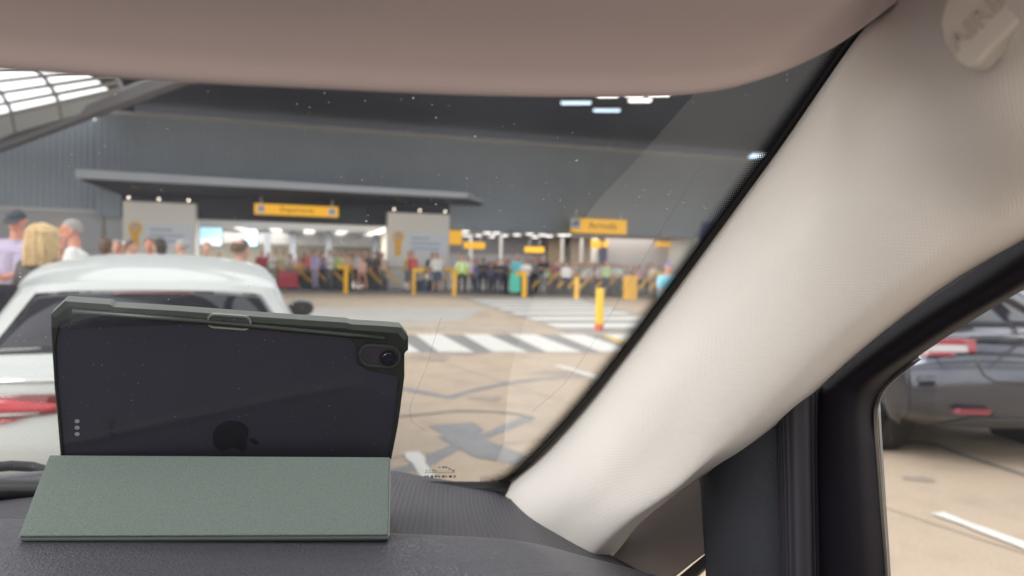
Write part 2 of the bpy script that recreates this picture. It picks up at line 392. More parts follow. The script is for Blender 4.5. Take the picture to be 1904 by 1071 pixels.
v2 = [F(ca+.15,2.45,4.80),F(cb-1.6,2.15,4.80),F(cb-.2,.06,4.70),F(ca+1.4,.06,4.36)]
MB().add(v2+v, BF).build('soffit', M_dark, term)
for a in (s_p1a+.8, s_p2a+.4, s_p2b-.3):    # brown round fittings on the soffit
    MB().tube([F(a,1.9,4.72),F(a,1.9,4.62)], .22, 12).build('soffit_fitting', mat('brown_fitting',(.10,.05,.02),.6), term)
# back part: hall shells. Departures
mb = MB(); z_c = 3.30
H = 22
MB().fbox(-40, 45, -H, -.5, -.02, .02+.075).build('hall_floor', M_floor, term)
MB().fbox(-40, 45, -H-.2, -H, .1, 3.8).build('back_wall', M_cream, term)
MB().fbox(-40, 45, -H, -.62, 3.5, 3.7).build('hall_ceiling', M_ceil, term)
sd = (s_p2a+s_p2b)/2
MB().fbox(sd-.1, sd+.1, -H, -.62, .1, 3.5).build('partition', M_white, term)
MB().fbox(s_p1a-1.2, s_p1a-1.0, -H, -.62, .1, 3.5).build('partition', M_cream, term)
for i in range(9):  # piers down the right side of the departures hall (seen end on)
    MB().fbox(sd-.75, sd-.35, -3-2*i-.2, -3-2*i+.2, .1, 3.5).build('pier', M_cream, term)
for px in (497,545,612,700): 
    s = sx(px,430,-12); MB().fbox(s-.2, s+.2, -12.4, -12, .1, 3.5).build('hall_column', mat('hall_column',(.22,.24,.28),.6), term)
MB().fbox(s_p1b-2, sd, -14.2, -14, 2.6, 3.5).build('bulkhead', mat('bulkhead',(.4,.39,.4),.7), term)
for i in range(5):
    a = s_p1b+.8+i*2.1
    for j in range(2,5): MB().fbox(a, a+.7, -3-j*3.6-.5, -3-j*3.6, 3.42, 3.48).build('hall_light', emis('lamp_soft',(1,.97,.9),.7), term)
for j in range(9): MB().fbox(sd-1.5, sd-.9, -2-j*2.1-.35, -2-j*2.1, 3.40, 3.46).build('hall_light', M_lamp, term)
# Arrivals hall
MB().fbox(sd+.1, s_end+14, -9.2, -9, .1, 2.2).build('counter_wall', mat('grey_inner',(.36,.35,.37),.6,scale=.5,var=.15), term)
MB().fbox(sd+.1, s_end+14, -9.2, -9, 2.2, 3.5).build('upper_wall', mat('grey_upper',(.22,.21,.23),.7,scale=.5,var=.15), term)
for a,b in ((1020,1050),(1062,1098)):
    MB().fbox(sx(a,450,-8), sx(b,450,-8), -8.3, -8, .1, 3.5).build('brown_panel', M_brown, term)
MB().fbox(sx(1103,450,-4), sx(1112,450,-4), -4.3, -4, .1, 3.5).build('hall_column', M_white, term)
MB().fbox(sx(1128,450,-3.2), s_end+.3, -3.4, -3.2, .1, 3.5).build('white_screen_wall', mat('pinkish_wall',(.50,.46,.47),.7,scale=.4,var=.1), term)
MB().fbox(s_end+.3, s_end+.7, -3.4, .0, .1, zo).build('end_pier', M_white, term)
MB().fbox(s_end+.7, s_end+12, -.3, .05, .09, 4.35).build('blue_panel', mat('blue_panel',(.10,.13,.30),.5), term)
for px in (876,932,1046,1082): 
    s = sx(px,430,-5); MB().tube([F(s,-5,.1),F(s,-5,3.5)], .09, 8).build('thin_post', mat('light_post',(.6,.58,.58),.5), term)
for (px,py) in ((865,430),(866,438),(890,438),(906,433),(915,440),(923,433),(945,429),(938,438),(961,437),(985,435),(995,441),(1008,437),(1021,439),(1044,437),(1055,437)):
    dz = 3.42; r = ray(px,py); # hang on the ceiling plane
    p = CAMP + r*((dz-CAMH)/r.z); 
    off = (p-P0).dot(N); s = (p-P0).dot(T)
    off = max(min(off,-1.3), -8.4); s, dz = fs(px,py,off); dz=min(dz,3.44)
    MB().fbox(s-.19, s+.19, off-.15, off+.15, dz-.04, dz+.02).build('hall_light', M_lamp, term)
MB().fbox(sd+.1, s_end+.3, -.62, -.5, zo-.02, 3.5).build('head_panel', mat('head_panel',(.18,.19,.21),.6), term)
def hall_area(s, off, sx_, sy_, e):
    ld = bpy.data.lights.new('hall_ceiling_light','AREA'); ld.shape='RECTANGLE'; ld.size=sx_; ld.size_y=sy_; ld.energy=e; ld.color=(1,.95,.86)
    lo = link(bpy.data.objects.new('hall_ceiling_light', ld)); lo.location=F(s,off,3.33); lo.rotation_euler=(0,0,math.atan2(T.y,T.x))
hall_area((s_p1b+sd)/2, -6, 9, 9, 800); hall_area((s_p1b+sd)/2-6, -14, 9, 9, 500)
hall_area((sd+s_end)/2, -4.2, 15, 5, 260)
# left shop front under the cladding
MB().fbox(-45, s_p1a-.2, -.75, -.62, .1, zo+.1).build('shop_wall', mat('shop_wall',(.42,.43,.46),.6,scale=.5,var=.1), term)
# departure screens
for px,py,wd,hg,c in ((392,440,1.2,1.1,(.35,.65,1)),(466,442,.75,1.0,(.35,.65,1)),):
    s,z = fs(px,py,-4); m_ = MB().fbox(s-wd/2,s+wd/2,-4.1,-4,z-hg/2,z+hg/2)
    o = m_.build('screen', mat('screen_case',(.05,.05,.06),.4), term)
    MB().fbox(s-wd/2+.05,s+wd/2-.05,-4,-3.985,z-hg/2+.05,z+hg/2-.05).build('screen_face', emis('screen_blue', (.40,.70,1), .45), o)
    if px==392: MB().fbox(s-wd/2+.1,s+wd/2-.1,-3.985,-3.97,z-hg/2+.1,z-.15).build('screen_panel', emis('screen_white', (1,.8,.78), .42), o)
# entrance piers with notice boards
def text(name, body, size, pos, xdir, ydir, m, parent, ext=.004, align='CENTER', shear=0, sx_=1):
    cu = bpy.data.curves.new(name,'FONT'); cu.body = body; cu.size = size; cu.extrude = ext; cu.align_x = align; cu.align_y = 'CENTER'; cu.resolution_u = 2
    o = bpy.data.objects.new(name, cu); S.collection.objects.link(o)
    dg = bpy.context.evaluated_depsgraph_get(); me = bpy.data.meshes.new_from_object(o.evaluated_get(dg)); bpy.data.objects.remove(o)
    xd = Vector(xdir).normalized(); yd = Vector(ydir); yd = (yd-xd*yd.dot(xd)).normalized(); zd = xd.cross(yd)
    vs = [Vector(pos)+xd*(v.co.x*sx_)+yd*v.co.y+zd*v.co.z for v in me.vertices]; fc = [tuple(p.vertices) for p in me.polygons]
    return mesh(name, vs, fc, m, parent)
M_txt = mat('sign_text', (.03,.03,.03), .6)
UPZ = Vector((0,0,1))
def pier(a, b, label):
    o = thing('entrance_pier', label, 'pier', F((a+b)/2,.1,.09), math.atan2(T.y,T.x), group='white entrance piers')
    MB().fbox(a, b, -.6, .6, .09, 4.1).build('pier_wall', M_white, o, bevel=.02)
    wd = b-a
    # notice board with grey lines
    z0, z1 = 1.95, 3.05
    nb = MB().fbox(a+wd*.32, b-wd*.05, .602, .64, z0, z1).build('notice_board', mat('notice_board',(.70,.76,.86),.5), o)
    for k, ln in enumerate((.55,.86,.84)):
        MB().fbox(a+wd*.37, a+wd*.37+wd*.55*ln, .64, .645, z1-.22-.27*k-.09, z1-.22-.27*k).build('notice_line', mat('notice_line',(.36,.42,.52),.6), nb)
    # pin-shaped yellow sign
    c = a+wd*.17; pts=[]
    for k in range(13):
        an = math.pi*(-.22+1.44*k/12); pts.append((c+.27*math.cos(an), 2.85+.27*math.sin(an)))
    pts += [(c-.15,2.45),(c-.17,1.85),(c+.15,1.85),(c+.14,2.45)]
    y = MB().prism([F(s,.66,z) for s,z in pts], -N*.05).build('pin_sign', M_yel, o)
    MB().tube([F(c,.66,2.88),F(c,.672,2.88)], .14, 14).build('pin_roundel', mat('roundel',(.6,.62,.68),.5), y)
    MB().tube([F(c,.672,2.90),F(c,.68,2.90)], .06, 6).build('pin_mark', M_txt, y)
    for k in range(3):
        s_ = a+wd*(.09+.41*k)
        l = MB().tube([F(s_,.45,4.15),F(s_,.75,4.22)], .035, 6).build('lamp_arm', M_steel, o)
        MB().sphere(F(s_,.80,4.24), .05).build('lamp_head', emis('spot_lamp',(1,.88,.72),1.6), l, smooth=True)
    MB().fbox(a-.02, b+.02, .6, .615, 1.15, 1.22).build('red_line', mat('red_line',(.5,.2,.18),.6), o)
    return o
pier(s_p1a, s_p1b, 'white entrance pier with yellow pin sign and pale notice, left of the Departures sign')
pier(s_p2a, s_p2b, 'white entrance pier with yellow pin sign and pale notice, right of the Departures sign')
def icon(c_s, c_z, off, r, parent, dark=False):
    o = MB().fbox(c_s-r, c_s+r, off, off+.015, c_z-r, c_z+r).build('icon_plate', mat('icon_white',(.62,.68,.78),.5), parent)
    mb = MB(); q = lambda x,z: F(c_s+x*r, off+.015, c_z+z*r)
    mb.prism([q(-.7,-.1),(q(-.1,.05)),q(.3,.75),q(.5,.75),q(.3,.1),q(.75,.15),q(.8,0),q(.3,-.15),q(-.2,-.3),q(-.6,-.25)], N*.008)
    mb.build('icon_plane', M_txt, o); return o
def sign(px0, py0, px1, py1, off, words, label, icons='', thick=.18, mt=None, hang=True, txt=.5, sh=0):
    s0, za = fs(px0,py0,off); s1, zb = fs(px1,py1,off)
    z1_, z0_ = za, zb
    o = thing('yellow_sign', label, 'sign', F((s0+s1)/2, off, z0_), math.atan2(T.y,T.x))
    MB().fbox(s0, s1, off-thick, off, z0_, z1_).build('sign_box', mt or M_yel_lit, o, bevel=.015)
    if hang:
        for s in (s0+.3, s1-.3): MB().tube([F(s,off-thick/2,z1_),F(s,off-thick/2,z1_+ (hang if hang is not True else .5))], .03, 6).build('hanger', M_steel, o)
    h = z1_-z0_
    if words: text('sign_words', words, h*txt*1.35, F((s0+s1)/2+sh,off+.004,(z0_+z1_)/2+h*.03), T, UPZ, M_txt, o)
    if 'l' in icons: icon(s0+h*.5+.05, (z0_+z1_)/2, off+.002, h*.33, o)
    if 'r' in icons: icon(s1-h*.5-.05, (z0_+z1_)/2, off+.002, h*.33, o)
    if 'b' in icons: 
        icon(s0+h*.28, (z0_+z1_)/2+h*.12, off+.002, h*.36, o)
    return o
sign(473,378,629,404, 1.2, 'Departures', 'long yellow Departures sign with plane icons at both ends', 'lr', hang=.35)
sign(1063,405,1165,436, 1.0, 'Arrivals', 'yellow Arrivals sign with a white icon plate at its left end', 'b', sh=.2)
sign(835,428,859,455, .3, '', 'small square yellow sign beside the right entrance pier', hang=False)
sign(864,450,902,463, -2.5, '', 'narrow yellow sign hanging inside the arrivals opening near the pier', txt=.4)
sign(977,459,1012,470, -5, '', 'narrow dim yellow sign deep inside the arrivals hall', txt=.4)
sign(1101,446,1117,462, -2.8, '', 'small yellow sign on the white column in arrivals', hang=False)
sign(1122,449,1131,460, -2.8, '', 'tiny yellow sign above the dark blue panel in arrivals', hang=False)
sign(1223,449,1246,459, -2.9, '', 'small yellow sign on the pale screen wall right of arrivals', hang=False)
sign(92,425,120,442, -.4, '', 'yellow sign on the pale shop front at far left', hang=False)
s,z = fs(1198,431,.15)
text('exit_letters', 'Exit', .42, F(s,.06,z), T, UPZ, mat('exit_green',(.25,.42,.36),.5), term)
o = MB().fbox(sx(1119,470,-2.8), sx(1130,470,-2.8), -3.1, -2.9, .2, 2.8).build('dark_blue_banner', mat('navy_banner',(.02,.03,.12),.5)); props(o,'narrow dark blue banner stand in front of the pale arrivals wall','banner')
# ================================================================== ROOF over the forecourt (rooflights = real openings)
roof = thing('forecourt_roof', 'dark forecourt roof with rows of skylight openings overhead', 'roof', (0,0,8.6))
M_roof = mat('roof_dark', (.014,.018,.034), .9); M_rib = mat('roof_rib', (.20,.20,.22), .6)
mb = MB()
mb.fbox(sL+1.2, 60, .3, 9.6, 8.75, 8.95); mb.fbox(2, 60, 9.6, 13, 8.75, 8.95); mb.fbox(10, 60, 13, 19, 8.75, 8.95); mb.fbox(sL+1.2, 60, -3, .3, 8.75, 8.95)
mb.build('ceiling', M_roof, roof)
MB().fbox(-60, sL+1.1, 1, 21, 10.6, 10.8).build('ceiling', M_roof, roof)  # unseen slab added above the view to shade the left wall
MB().fbox(sL-.4, sL+1.6, -.25, -.06, zt, 8.74).build('gable_infill', M_roof, roof)
# eave beam and glazed slope at upper left
e0, e1 = D(-60,297,31.3), D(345,140,17)
dv = (e1-e0).normalized(); nvz = Vector((dv.y,-dv.x,0))
if nvz.y > 0: nvz = -nvz
ou = -nvz if (-nvz).x < 0 else nvz
ou = Vector((-dv.y, dv.x,0)); 
if ou.dot(Vector((-1,-1,0))) < 0: ou = -ou
def beam(a, b, w_, h_, nm, m, par):
    a=Vector(a); b=Vector(b); t=(b-a).normalized(); sd_=t.cross(UPZ).normalized()*w_/2; uu=sd_.cross(t).normalized()*h_/2
    return MB().box8([a-sd_-uu,b-sd_-uu,b+sd_-uu,a+sd_-uu,a-sd_+uu,b-sd_+uu,b+sd_+uu,a+sd_+uu]).build(nm, m, par)
beam(e0, e1+dv*6, .3, .32, 'eave_beam', mat('eave_grey',(.10,.10,.11),.6), roof)
beam(e0+Vector((0,0,.22)), e1+dv*6+Vector((0,0,.22)), .2, .08, 'eave_trim', mat('eave_trim',(.3,.29,.31),.6), roof)
# rooflight slope: curved ribs, horizontal bars
A0 = D(-80,277,29.5); A1 = D(230,189,19.5)
up_dir = []
prof = [(0,0),(.1,.62),(.22,.92),(.40,1.22),(.62,1.52),(.9,1.80),(1.3,2.08),(1.8,2.34)]
L = (A1-A0).length; tdir = (A1-A0).normalized()
# solid lower band
lo = MB()
def vp(t, k):
    q = 1.5*(1-t)+.55*t
    return A0+tdir*(L*t)+ou*(prof[k][0]*q)+Vector((0,0,prof[k][1]*q))
lo.add([vp(0,0),vp(1,0),vp(1,1),vp(0,1)],[(0,1,2,3)]); lo.build('rooflight_apron', mat('apron_pale',(.30,.32,.33),.6), roof, solid=.05)
for k in range(1, len(prof)): beam(vp(-.1,k), vp(1,k), .09, .09, 'rooflight_bar', mat('bar_grey',(.25,.25,.24),.6), roof)
for t in (-.1,.2,.45,.72,1.0):
    MB().tube([vp(t,k) for k in range(len(prof))], .06, 6).build('rooflight_rib', M_rib, roof)
M_glz = mat('roof_glazing', (.9,.93,.9), .4); 
# right cluster of ceiling lights
LL={(1071,191):'long bluish ceiling lamp, leftmost of those high above the Arrivals sign',(1128,205):'lowest long bluish ceiling lamp high above the Arrivals sign',(1190,186):'wide white ceiling lamp right of the two bluish ones',(1130,178):'ceiling lamp half hidden by the visor edge above the bluish pair',(1225,176):'rightmost ceiling lamp touching the visor edge',(1412,290):'lone bluish ceiling lamp beside the pillar at the windscreen edge',(1180,176):'ceiling lamp at the visor edge above the wide white one'}
for px,py,wd,dp in ((1071,191,1.35,.22),(1128,205,1.25,.22),(1190,186,1.0,.3),(1130,178,.9,.2),(1225,176,.9,.2),(1412,290,.8,.4),(1180,176,.8,.25)):
    r = ray(px,py); p = CAMP+r*((8.6-CAMH)/r.z) if py<250 else D(px,py,30)
    o = thing('ceiling_lamp', LL[(px,py)], 'lamp', p, math.radians(-6), group='lamps under the dark roof')
    MB().box(-wd/2,wd/2,-dp,dp,0,.08,MW[o.name]).build('lamp_body', M_steel, o)
    MB().box(-wd/2+.03,wd/2-.03,-dp+.03,dp-.03,-.03,-.002,MW[o.name]).build('lamp_tube', M_tube if py>188 else M_lamp, o)
# overhead roof beams with open rooflights between them (above and behind the cars)
for k in range(9):
    yy = -16+4.0*k
    o = MB().box(-40, 40, yy, yy+1.15, 9.0, 9.25).build('roof_beam', mat('beam_grey',(.35,.35,.36),.6), roof)
for xx in (-24,-12,0,12,24): MB().box(xx-.2,xx+.2,-18,17,9.26,9.5).build('roof_truss', M_rib, roof)
# ================================================================== BARRIERS
M_bar = mat('barrier_yellow', (.80,.44,.02), .45, scale=8, var=.1); M_dkp = mat('dark_mesh_panel', (.045,.045,.055), .8)
def post(px, pyb, h, r, label, cat='bollard', cap=True, col=None, foot=None, dirn=-1):
    p = G(px,pyb); o = thing('yellow_bollard', label, cat, p, 0, group='yellow posts along the kerb')
    MB().tube([p,p+UPZ*h*.97,p+UPZ*h], [r,r,r*.75], 12).build('post', col or M_bar, o, smooth=False)
    if cap: MB().tube([p+UPZ*(h-.06)-T*.05*dirn, p+UPZ*(h-.08)+T*.42*dirn], [.10,.09], 8).build('head', M_bar, o)
    if foot: MB().tube([p,p+UPZ*.16], r*1.06, 12).build('red_base', mat('red_base',(.6,.09,.03),.6), o)
    return o
post(643,546,1.28,.11,'yellow post with a stub arm left of the right entrance pier')
post(769,549,1.20,.07,'thin yellow post in front of the right entrance pier, by the person in red', dirn=1)
post(845,550,1.12,.10,'yellow post beside the attendant in the hi-vis vest', cap=False)
post(975,553,1.15,.12,'yellow post with a stub arm just right of the mint suitcase')
post(1072,556,1.0,.12,'yellow post below the left end of the Arrivals sign', cap=False)
post(1114,615,.96,.095,'tall yellow bollard with red foot standing on the striped walkway', cap=False, foot=True, col=mat('bright_yellow',(.86,.52,.0),.4))
p = G(1171,557); o = thing('yellow_cabinet', 'short orange-yellow box by the kerb right of the tall bollard', 'cabinet', p, math.atan2(T.y,T.x))
MB().box(-.28,.28,-.2,.2,0,1.1,MW[o.name]).build('cabinet_body', M_bar, o, bevel=.03); MB().box(-.22,.22,-.215,-.2,.1,1.0,MW[o.name]).build('cabinet_door', mat('cabinet_door',(.7,.38,.03),.5), o, bevel=.005)
ORD = 'first second third fourth fifth sixth seventh eighth ninth tenth eleventh twelfth'.split()
rails = [(528,0),(558,0),(590,0),(622,0),(654,0),(690,0),(722,0),(783,0),(800,0),(817,0),(834,0),(1000,1),(1022,1),(1046,1),(1066,1),(1088,1),(1116,1),(1136,1),(1196,1),(1216,1)]
for i,(px,d) in enumerate(rails):
    p = D(px+4,548,34.2,.09); sgn = -1 if d else 1
    if i<11: lab = 'yellow slanting double rail, %s from the left in the row left of the attendant' % ORD[i]
    else: lab = 'yellow slanting double rail leaning left, %s from the mint suitcase' % ORD[i-11]
    o = thing('slanted_rail', lab, 'rail', p, 0, group='slanting yellow rails')
    w_ = .78 if not (783<=px<=834) else .45
    for dz in (0,.10):
        MB().tube([p+UPZ*(1.02+dz)-T*w_/2*sgn, p+UPZ*(.98+dz)-T*(w_/2-.1)*sgn, p+UPZ*(.30+dz)+T*w_/2*sgn], .026, 6).build('rail', M_bar, o)
    MB().tube([p-T*w_/2*sgn, p+UPZ*1.02-T*w_/2*sgn], .03, 6).build('support', M_dkp, o)
    if i%3==1: MB().tube([p+UPZ*1.08-T*(w_/2+.1)*sgn, p+UPZ*1.10-T*(w_/2-.42)*sgn], .10, 8).build('head', M_bar, o)
# ================================================================== LUGGAGE
def suitcase(px, w_, h_, dep, col, label, depth=.28, name='suitcase', ang=0):
    p = D(px,548,dep,.09); o = thing(name, label, 'suitcase', p, math.atan2(T.y,T.x)+ang, group='luggage in the queue'); M = MW[o.name]
    MB().box(-w_/2,w_/2,-depth/2,depth/2,.05,h_,M).build('shell', mat('case_%.2f_%.2f_%.2f'%col, col, .5, scale=5,var=.1), o, bevel=.06)
    for x in (-w_*.35,w_*.35): MB().tube([M@Vector((x,-.02,.04)),M@Vector((x,.02,.04))], .04, 8).build('wheel', M_txt, o)
    MB().tube([M@Vector(q) for q in [(-w_*.2,0,h_),(-w_*.2,0,h_+.25),(w_*.2,0,h_+.25),(w_*.2,0,h_)]], .015, 6).build('handle', M_steel, o)
    return o
K=(.03,.03,.04)
for a in [(535,.95,.85,33.8,(.42,.03,.06),'large crimson suitcase at the left end of the queue, beside the white car'),
 (568,.6,.7,34.6,K,'black suitcase just right of the large crimson suitcase'),(588,.55,.8,34.6,(.05,.05,.06),'dark suitcase under the person in the lilac top'),
 (608,.7,.65,34.5,K,'wide black suitcase in front of the person in the white tee'),(628,.5,.75,34.6,(.04,.05,.07),'black suitcase left of the stub-arm yellow post'),
 (694,.55,.7,34.8,K,'black suitcase between the left post and the entrance pier'),(712,.45,.6,34.8,(.06,.05,.06),'small dark suitcase at the foot of the right entrance pier'),
 (790,.4,.62,34.4,(.03,.06,.22),'blue suitcase between the red and cream clothed people'),(776,.4,.5,34.7,K,'small black case by the thin yellow post'),
 (957,.52,.98,33.9,(.10,.62,.48),'tall mint green suitcase standing in the queue'),(969,.4,.95,34.6,K,'black suitcase immediately right of the mint suitcase'),
 (1000,.4,.7,34.9,K,'black case behind the yellow post by the mint suitcase'),(1030,.5,.65,35,(.05,.05,.09),'dark navy case under the hi-vis shoulder'),
 (1050,.6,.6,34.9,K,'black case under the person in the white top at right'),(1090,.6,.6,35.1,K,'black case right of the yellow post below the Arrivals sign'),
 (1104,.5,.7,35.2,(.06,.06,.1),'dark case left of the sage green shirt'),(1140,.7,.7,35.4,K,'black case behind the tall yellow bollard'),
 (800,.45,.5,34.9,(.05,.05,.05),'black case behind the white round bag')]:
    suitcase(*a)
for px,py,r,lab in ((757,533,.20,'small white round bag at the feet of the person in red'),(795,515,.16,'white round bag hanging near the blue suitcase'),(1012,510,.20,'white round bag held in front of the dark shirt')):
    p = D(px,py,33.9); o = thing('round_bag', lab, 'bag', p)
    MB().sphere(p,(r,r*.6,r)).build('bag_body', mat('bag_white',(.6,.58,.55),.7), o, smooth=True)
    MB().tube([p+Vector((-r*.6,0,r*.7)),p+Vector((0,0,r*1.7)),p+Vector((r*.6,0,r*.7))], .015, 6).build('bag_handle', mat('bag_strap',(.4,.38,.35),.7), o)
# ================================================================== PEOPLE
def capsule(mb, p0, p1, r0, r1, n=12, sq=1.0, axis=None):
    p0=Vector(p0); p1=Vector(p1); t=(p1-p0); L=t.length; t=t.normalized() if L>1e-6 else Vector((0,0,1))
    a = Vector((1,0,0)) if abs(t.x)<.9 else Vector((0,0,1))
    a=(a-t*a.dot(t)).normalized(); b=t.cross(a); rings=[]
    for k in range(4): ph=math.pi/2*(1-k/4); rings.append((p0-t*r0*math.sin(ph), r0*math.cos(ph)))
    for k in range(5): u=k/4; rings.append((p0.lerp(p1,u), r0+(r1-r0)*u))
    for k in range(1,5): ph=math.pi/2*k/4; rings.append((p1+t*r1*math.sin(ph), r1*math.cos(ph)))
    base=len(mb.v)
    for c,r in rings:
        r=max(r,.0008)
        for i in range(n):
            an=2*math.pi*i/n; mb.v.append(c+a*math.cos(an)*r+b*math.sin(an)*r*sq)
    m=len(rings)
    for j in range(m-1):
        for i in range(n): i2=(i+1)%n; mb.f.append((base+j*n+i,base+j*n+i2,base+(j+1)*n+i2,base+(j+1)*n+i))
    mb.f.append(tuple(base+i for i in reversed(range(n)))); mb.f.append(tuple(base+(m-1)*n+i for i in range(n)))
# zones: 0 skin 1 top 2 bottom 3 shoes 4 forearm 5 shin
def body_mesh(nm, pose, voxel=.016, female=False, stout=1.0, head_turn=0, head_nod=0):
    """figure 1.75 m tall facing -Y"""
    mb = MB(); bones=[]
    def B(p0,p1,r0,r1,z,sq=1.0): capsule(mb,p0,p1,r0,r1,sq=sq); bones.append((Vector(p0),Vector(p1),z,(r0+r1)/2))
    J = dict(pose); st = stout
    hip, chest, neck, head = J['hip'], J['chest'], J['neck'], J['head']
    hip=Vector(hip); chest=Vector(chest); neck=Vector(neck); head=Vector(head)
    sw = .165 if female else .185
    for s in (-.075,.075): B(hip+Vector((s*1.1,0,-.02)), chest+Vector((s*.9,0,.02)), .105*st+(.012 if female else 0), .105*st, 1, sq=1.0)
    B(chest+Vector((-sw*.62,0,.06)), chest+Vector((sw*.62,0,.06)), .10*st,.10*st,1)
    B(hip+Vector((-.08,0,-.06)), hip+Vector((.08,0,-.06)), .11*st,.11*st,2)
    B(neck-Vector((0,0,.13)), neck+Vector((0,0,.05)), .07,.056,0)
    B(neck-Vector((sw*.75,0,.085)), neck-Vector((-sw*.75,0,.085)), .05,.05,1)
    # head
    Rm = Matrix.Rotation(head_turn,3,'Z') @ Matrix.Rotation(head_nod,3,'X')
    def H(x,y,z): return head + Rm @ Vector((x,y,z))
    B(H(0,.012,.030),H(0,-.008,-.03),.078,.069,0); B(H(0,.02,.036),H(0,-.018,.036),.078,.074,0); B(H(0,-.03,-.07),H(0,-.045,-.075),.045,.035,0)
    B(H(0,-.088,.0),H(0,-.105,-.022),.011,.016,0); B(H(0,-.085,-.052),H(0,-.086,-.052),.018,.018,0)
    for s in (-1,1): B(H(s*.082,.01,.012),H(s*.086,.016,-.018),.014,.011,0)
    B(H(-.03,-.078,.028),H(.03,-.078,.028),.012,.012,0)
    for s,side in ((-1,'R'),(1,'L')):
        sh = neck+Vector((s*sw,0,-.10)); el=Vector(J['el'+side]); wr=Vector(J['wr'+side])
        B(sh, el, .056*st,.044*st,1); B(el, wr,.041,.028,4)
        d=(wr-el).normalized(); e = Vector((0,0,1)) if abs(d.z)<.7 else Vector((0,-1,0)); e=(e-d*e.dot(d)).normalized(); c=d.cross(e)
        pm = wr+d*.05; B(wr+d*.01+c*0,pm+d*.02,.03,.034,0,sq=.55)
        for q,(o_,l_) in enumerate(((-.028,.068),(-.009,.078),(.010,.072),(.028,.056))):
            f0=pm+d*.03+e*o_; f1=f0+d*l_*.5+c*.006*-s; f2=f1+d*l_*.38+c*.022*-s
            B(f0,f1,.0095,.009,0); B(f1,f2,.009,.007,0)
        t0=wr+d*.03-e*.026; t1=t0+d*.03-e*.022; B(t0,t1,.012,.011,0); B(t1,t1+d*.028-e*.004,.0105,.008,0)
        h0 = hip+Vector((s*.095,0,-.05)); kn=Vector(J['kn'+side]); an=Vector(J['an'+side])
        B(h0,kn,.088*st,.058,2); B(kn,an,.055,.040,5)
        toe=an+Vector(J.get('toe'+side,(s*.02,-.15,-.045))); B(an+Vector((0,.03,-.045)),toe,.038,.034,3); B(an,an+Vector((0,0,-.03)),.04,.042,3)
    me=bpy.data.meshes.new(nm+'_raw'); me.from_pydata(mb.v,[],mb.f); o=bpy.data.objects.new(nm,me); S.collection.objects.link(o)
    r=o.modifiers.new('r','REMESH'); r.mode='VOXEL'; r.voxel_size=voxel
    sm=o.modifiers.new('s','SMOOTH'); sm.factor=.5; sm.iterations=3
    dg=bpy.context.evaluated_depsgraph_get(); out=bpy.data.meshes.new_from_object(o.evaluated_get(dg)); bpy.data.objects.remove(o)
    out.name=nm
    ctr=np.array([p.center[:] for p in out.polygons]); best=np.full(len(ctr),1e9); zone=np.zeros(len(ctr),int)
    for p0,p1,z,r in bones:
        a=np.array(p0); b=np.array(p1)-a; L=max(b.dot(b),1e-9); t=np.clip(((ctr-a)@b)/L,0,1); dd=np.linalg.norm(ctr-(a+t[:,None]*b),axis=1)-r
        k=dd<best; best[k]=dd[k]; zone[k]=z
    nk = np.array(neck); hm=np.linalg.norm((ctr-nk)[:,:2],axis=1)
    zone[(ctr[:,2]>nk[2]-.035)&(zone==1)&(hm<.10)]=0
    zone[(ctr[:,2]<nk[2]-.04)&(zone==0)&(hm<.17)&(ctr[:,2]>nk[2]-.4)&(np.abs(ctr[:,1]-nk[1])>.0)&(ctr[:,2]<nk[2]-.045)&(np.abs(ctr[:,0])<.15)]=1
    for k in range(6): out.materials.append(None)
    out.polygons.foreach_set('material_index', zone.tolist()); out.polygons.foreach_set('use_smooth',[True]*len(ctr)); out.update()
    return out
def P_(**k):
    d=dict(hip=(0,0,.95),chest=(0,0,1.25),neck=(0,0,1.48),head=(0,-.01,1.63),elL=(.25,.03,1.13),wrL=(.27,-.03,.88),elR=(-.25,.03,1.13),wrR=(-.27,-.03,.88),
      knL=(.11,-.01,.50),anL=(.12,.02,.08),knR=(-.11,-.01,.50),anR=(-.12,.02,.08)); d.update(k); return d
POSES = {
 'stand': (P_(), {}),
 'phone': (P_(elL=(.23,-.02,1.14),wrL=(.09,-.24,1.16),elR=(-.23,-.02,1.14),wrR=(-.08,-.25,1.14)), dict(head_nod=.3)),
 'walk': (P_(chest=(0,-.03,1.25),neck=(0,-.05,1.48),head=(0,-.08,1.63),elL=(.25,.12,1.14),wrL=(.26,.08,.90),elR=(-.24,-.10,1.14),wrR=(-.24,-.26,.98),knL=(.10,-.18,.52),anL=(.10,-.22,.09),knR=(-.10,.06,.50),anR=(-.10,.30,.14)), {}),
 'pull': (P_(chest=(0,-.02,1.25),neck=(0,-.03,1.48),elL=(.26,.06,1.14),wrL=(.36,.14,.92),elR=(-.25,-.02,1.15),wrR=(-.16,-.2,1.02),knL=(.12,-.06,.50),anL=(.13,-.02,.08)), dict(head_turn=.5)),
 'bend': (P_(chest=(0,-.12,1.20),neck=(0,-.25,1.37),head=(0,-.33,1.48),elL=(.22,-.25,1.05),wrL=(.18,-.38,.85),elR=(-.22,-.25,1.05),wrR=(-.16,-.40,.84)), dict(head_nod=.5)),
}
BM = {k: body_mesh('person_'+k, p, .018, **kw) for k,(p,kw) in POSES.items()}
BMF = {k: body_mesh('person_f_'+k, POSES[k][0], .018, female=True, **POSES[k][1]) for k in ('stand','phone','walk')}
SKIN = mat('skin_light', (.55,.32,.24), .55, scale=30, var=.06); SKIN2 = mat('skin_ruddy', (.58,.27,.20), .55, scale=30, var=.08); SKIN3 = mat('skin_brown', (.22,.12,.075), .55, scale=30, var=.06)
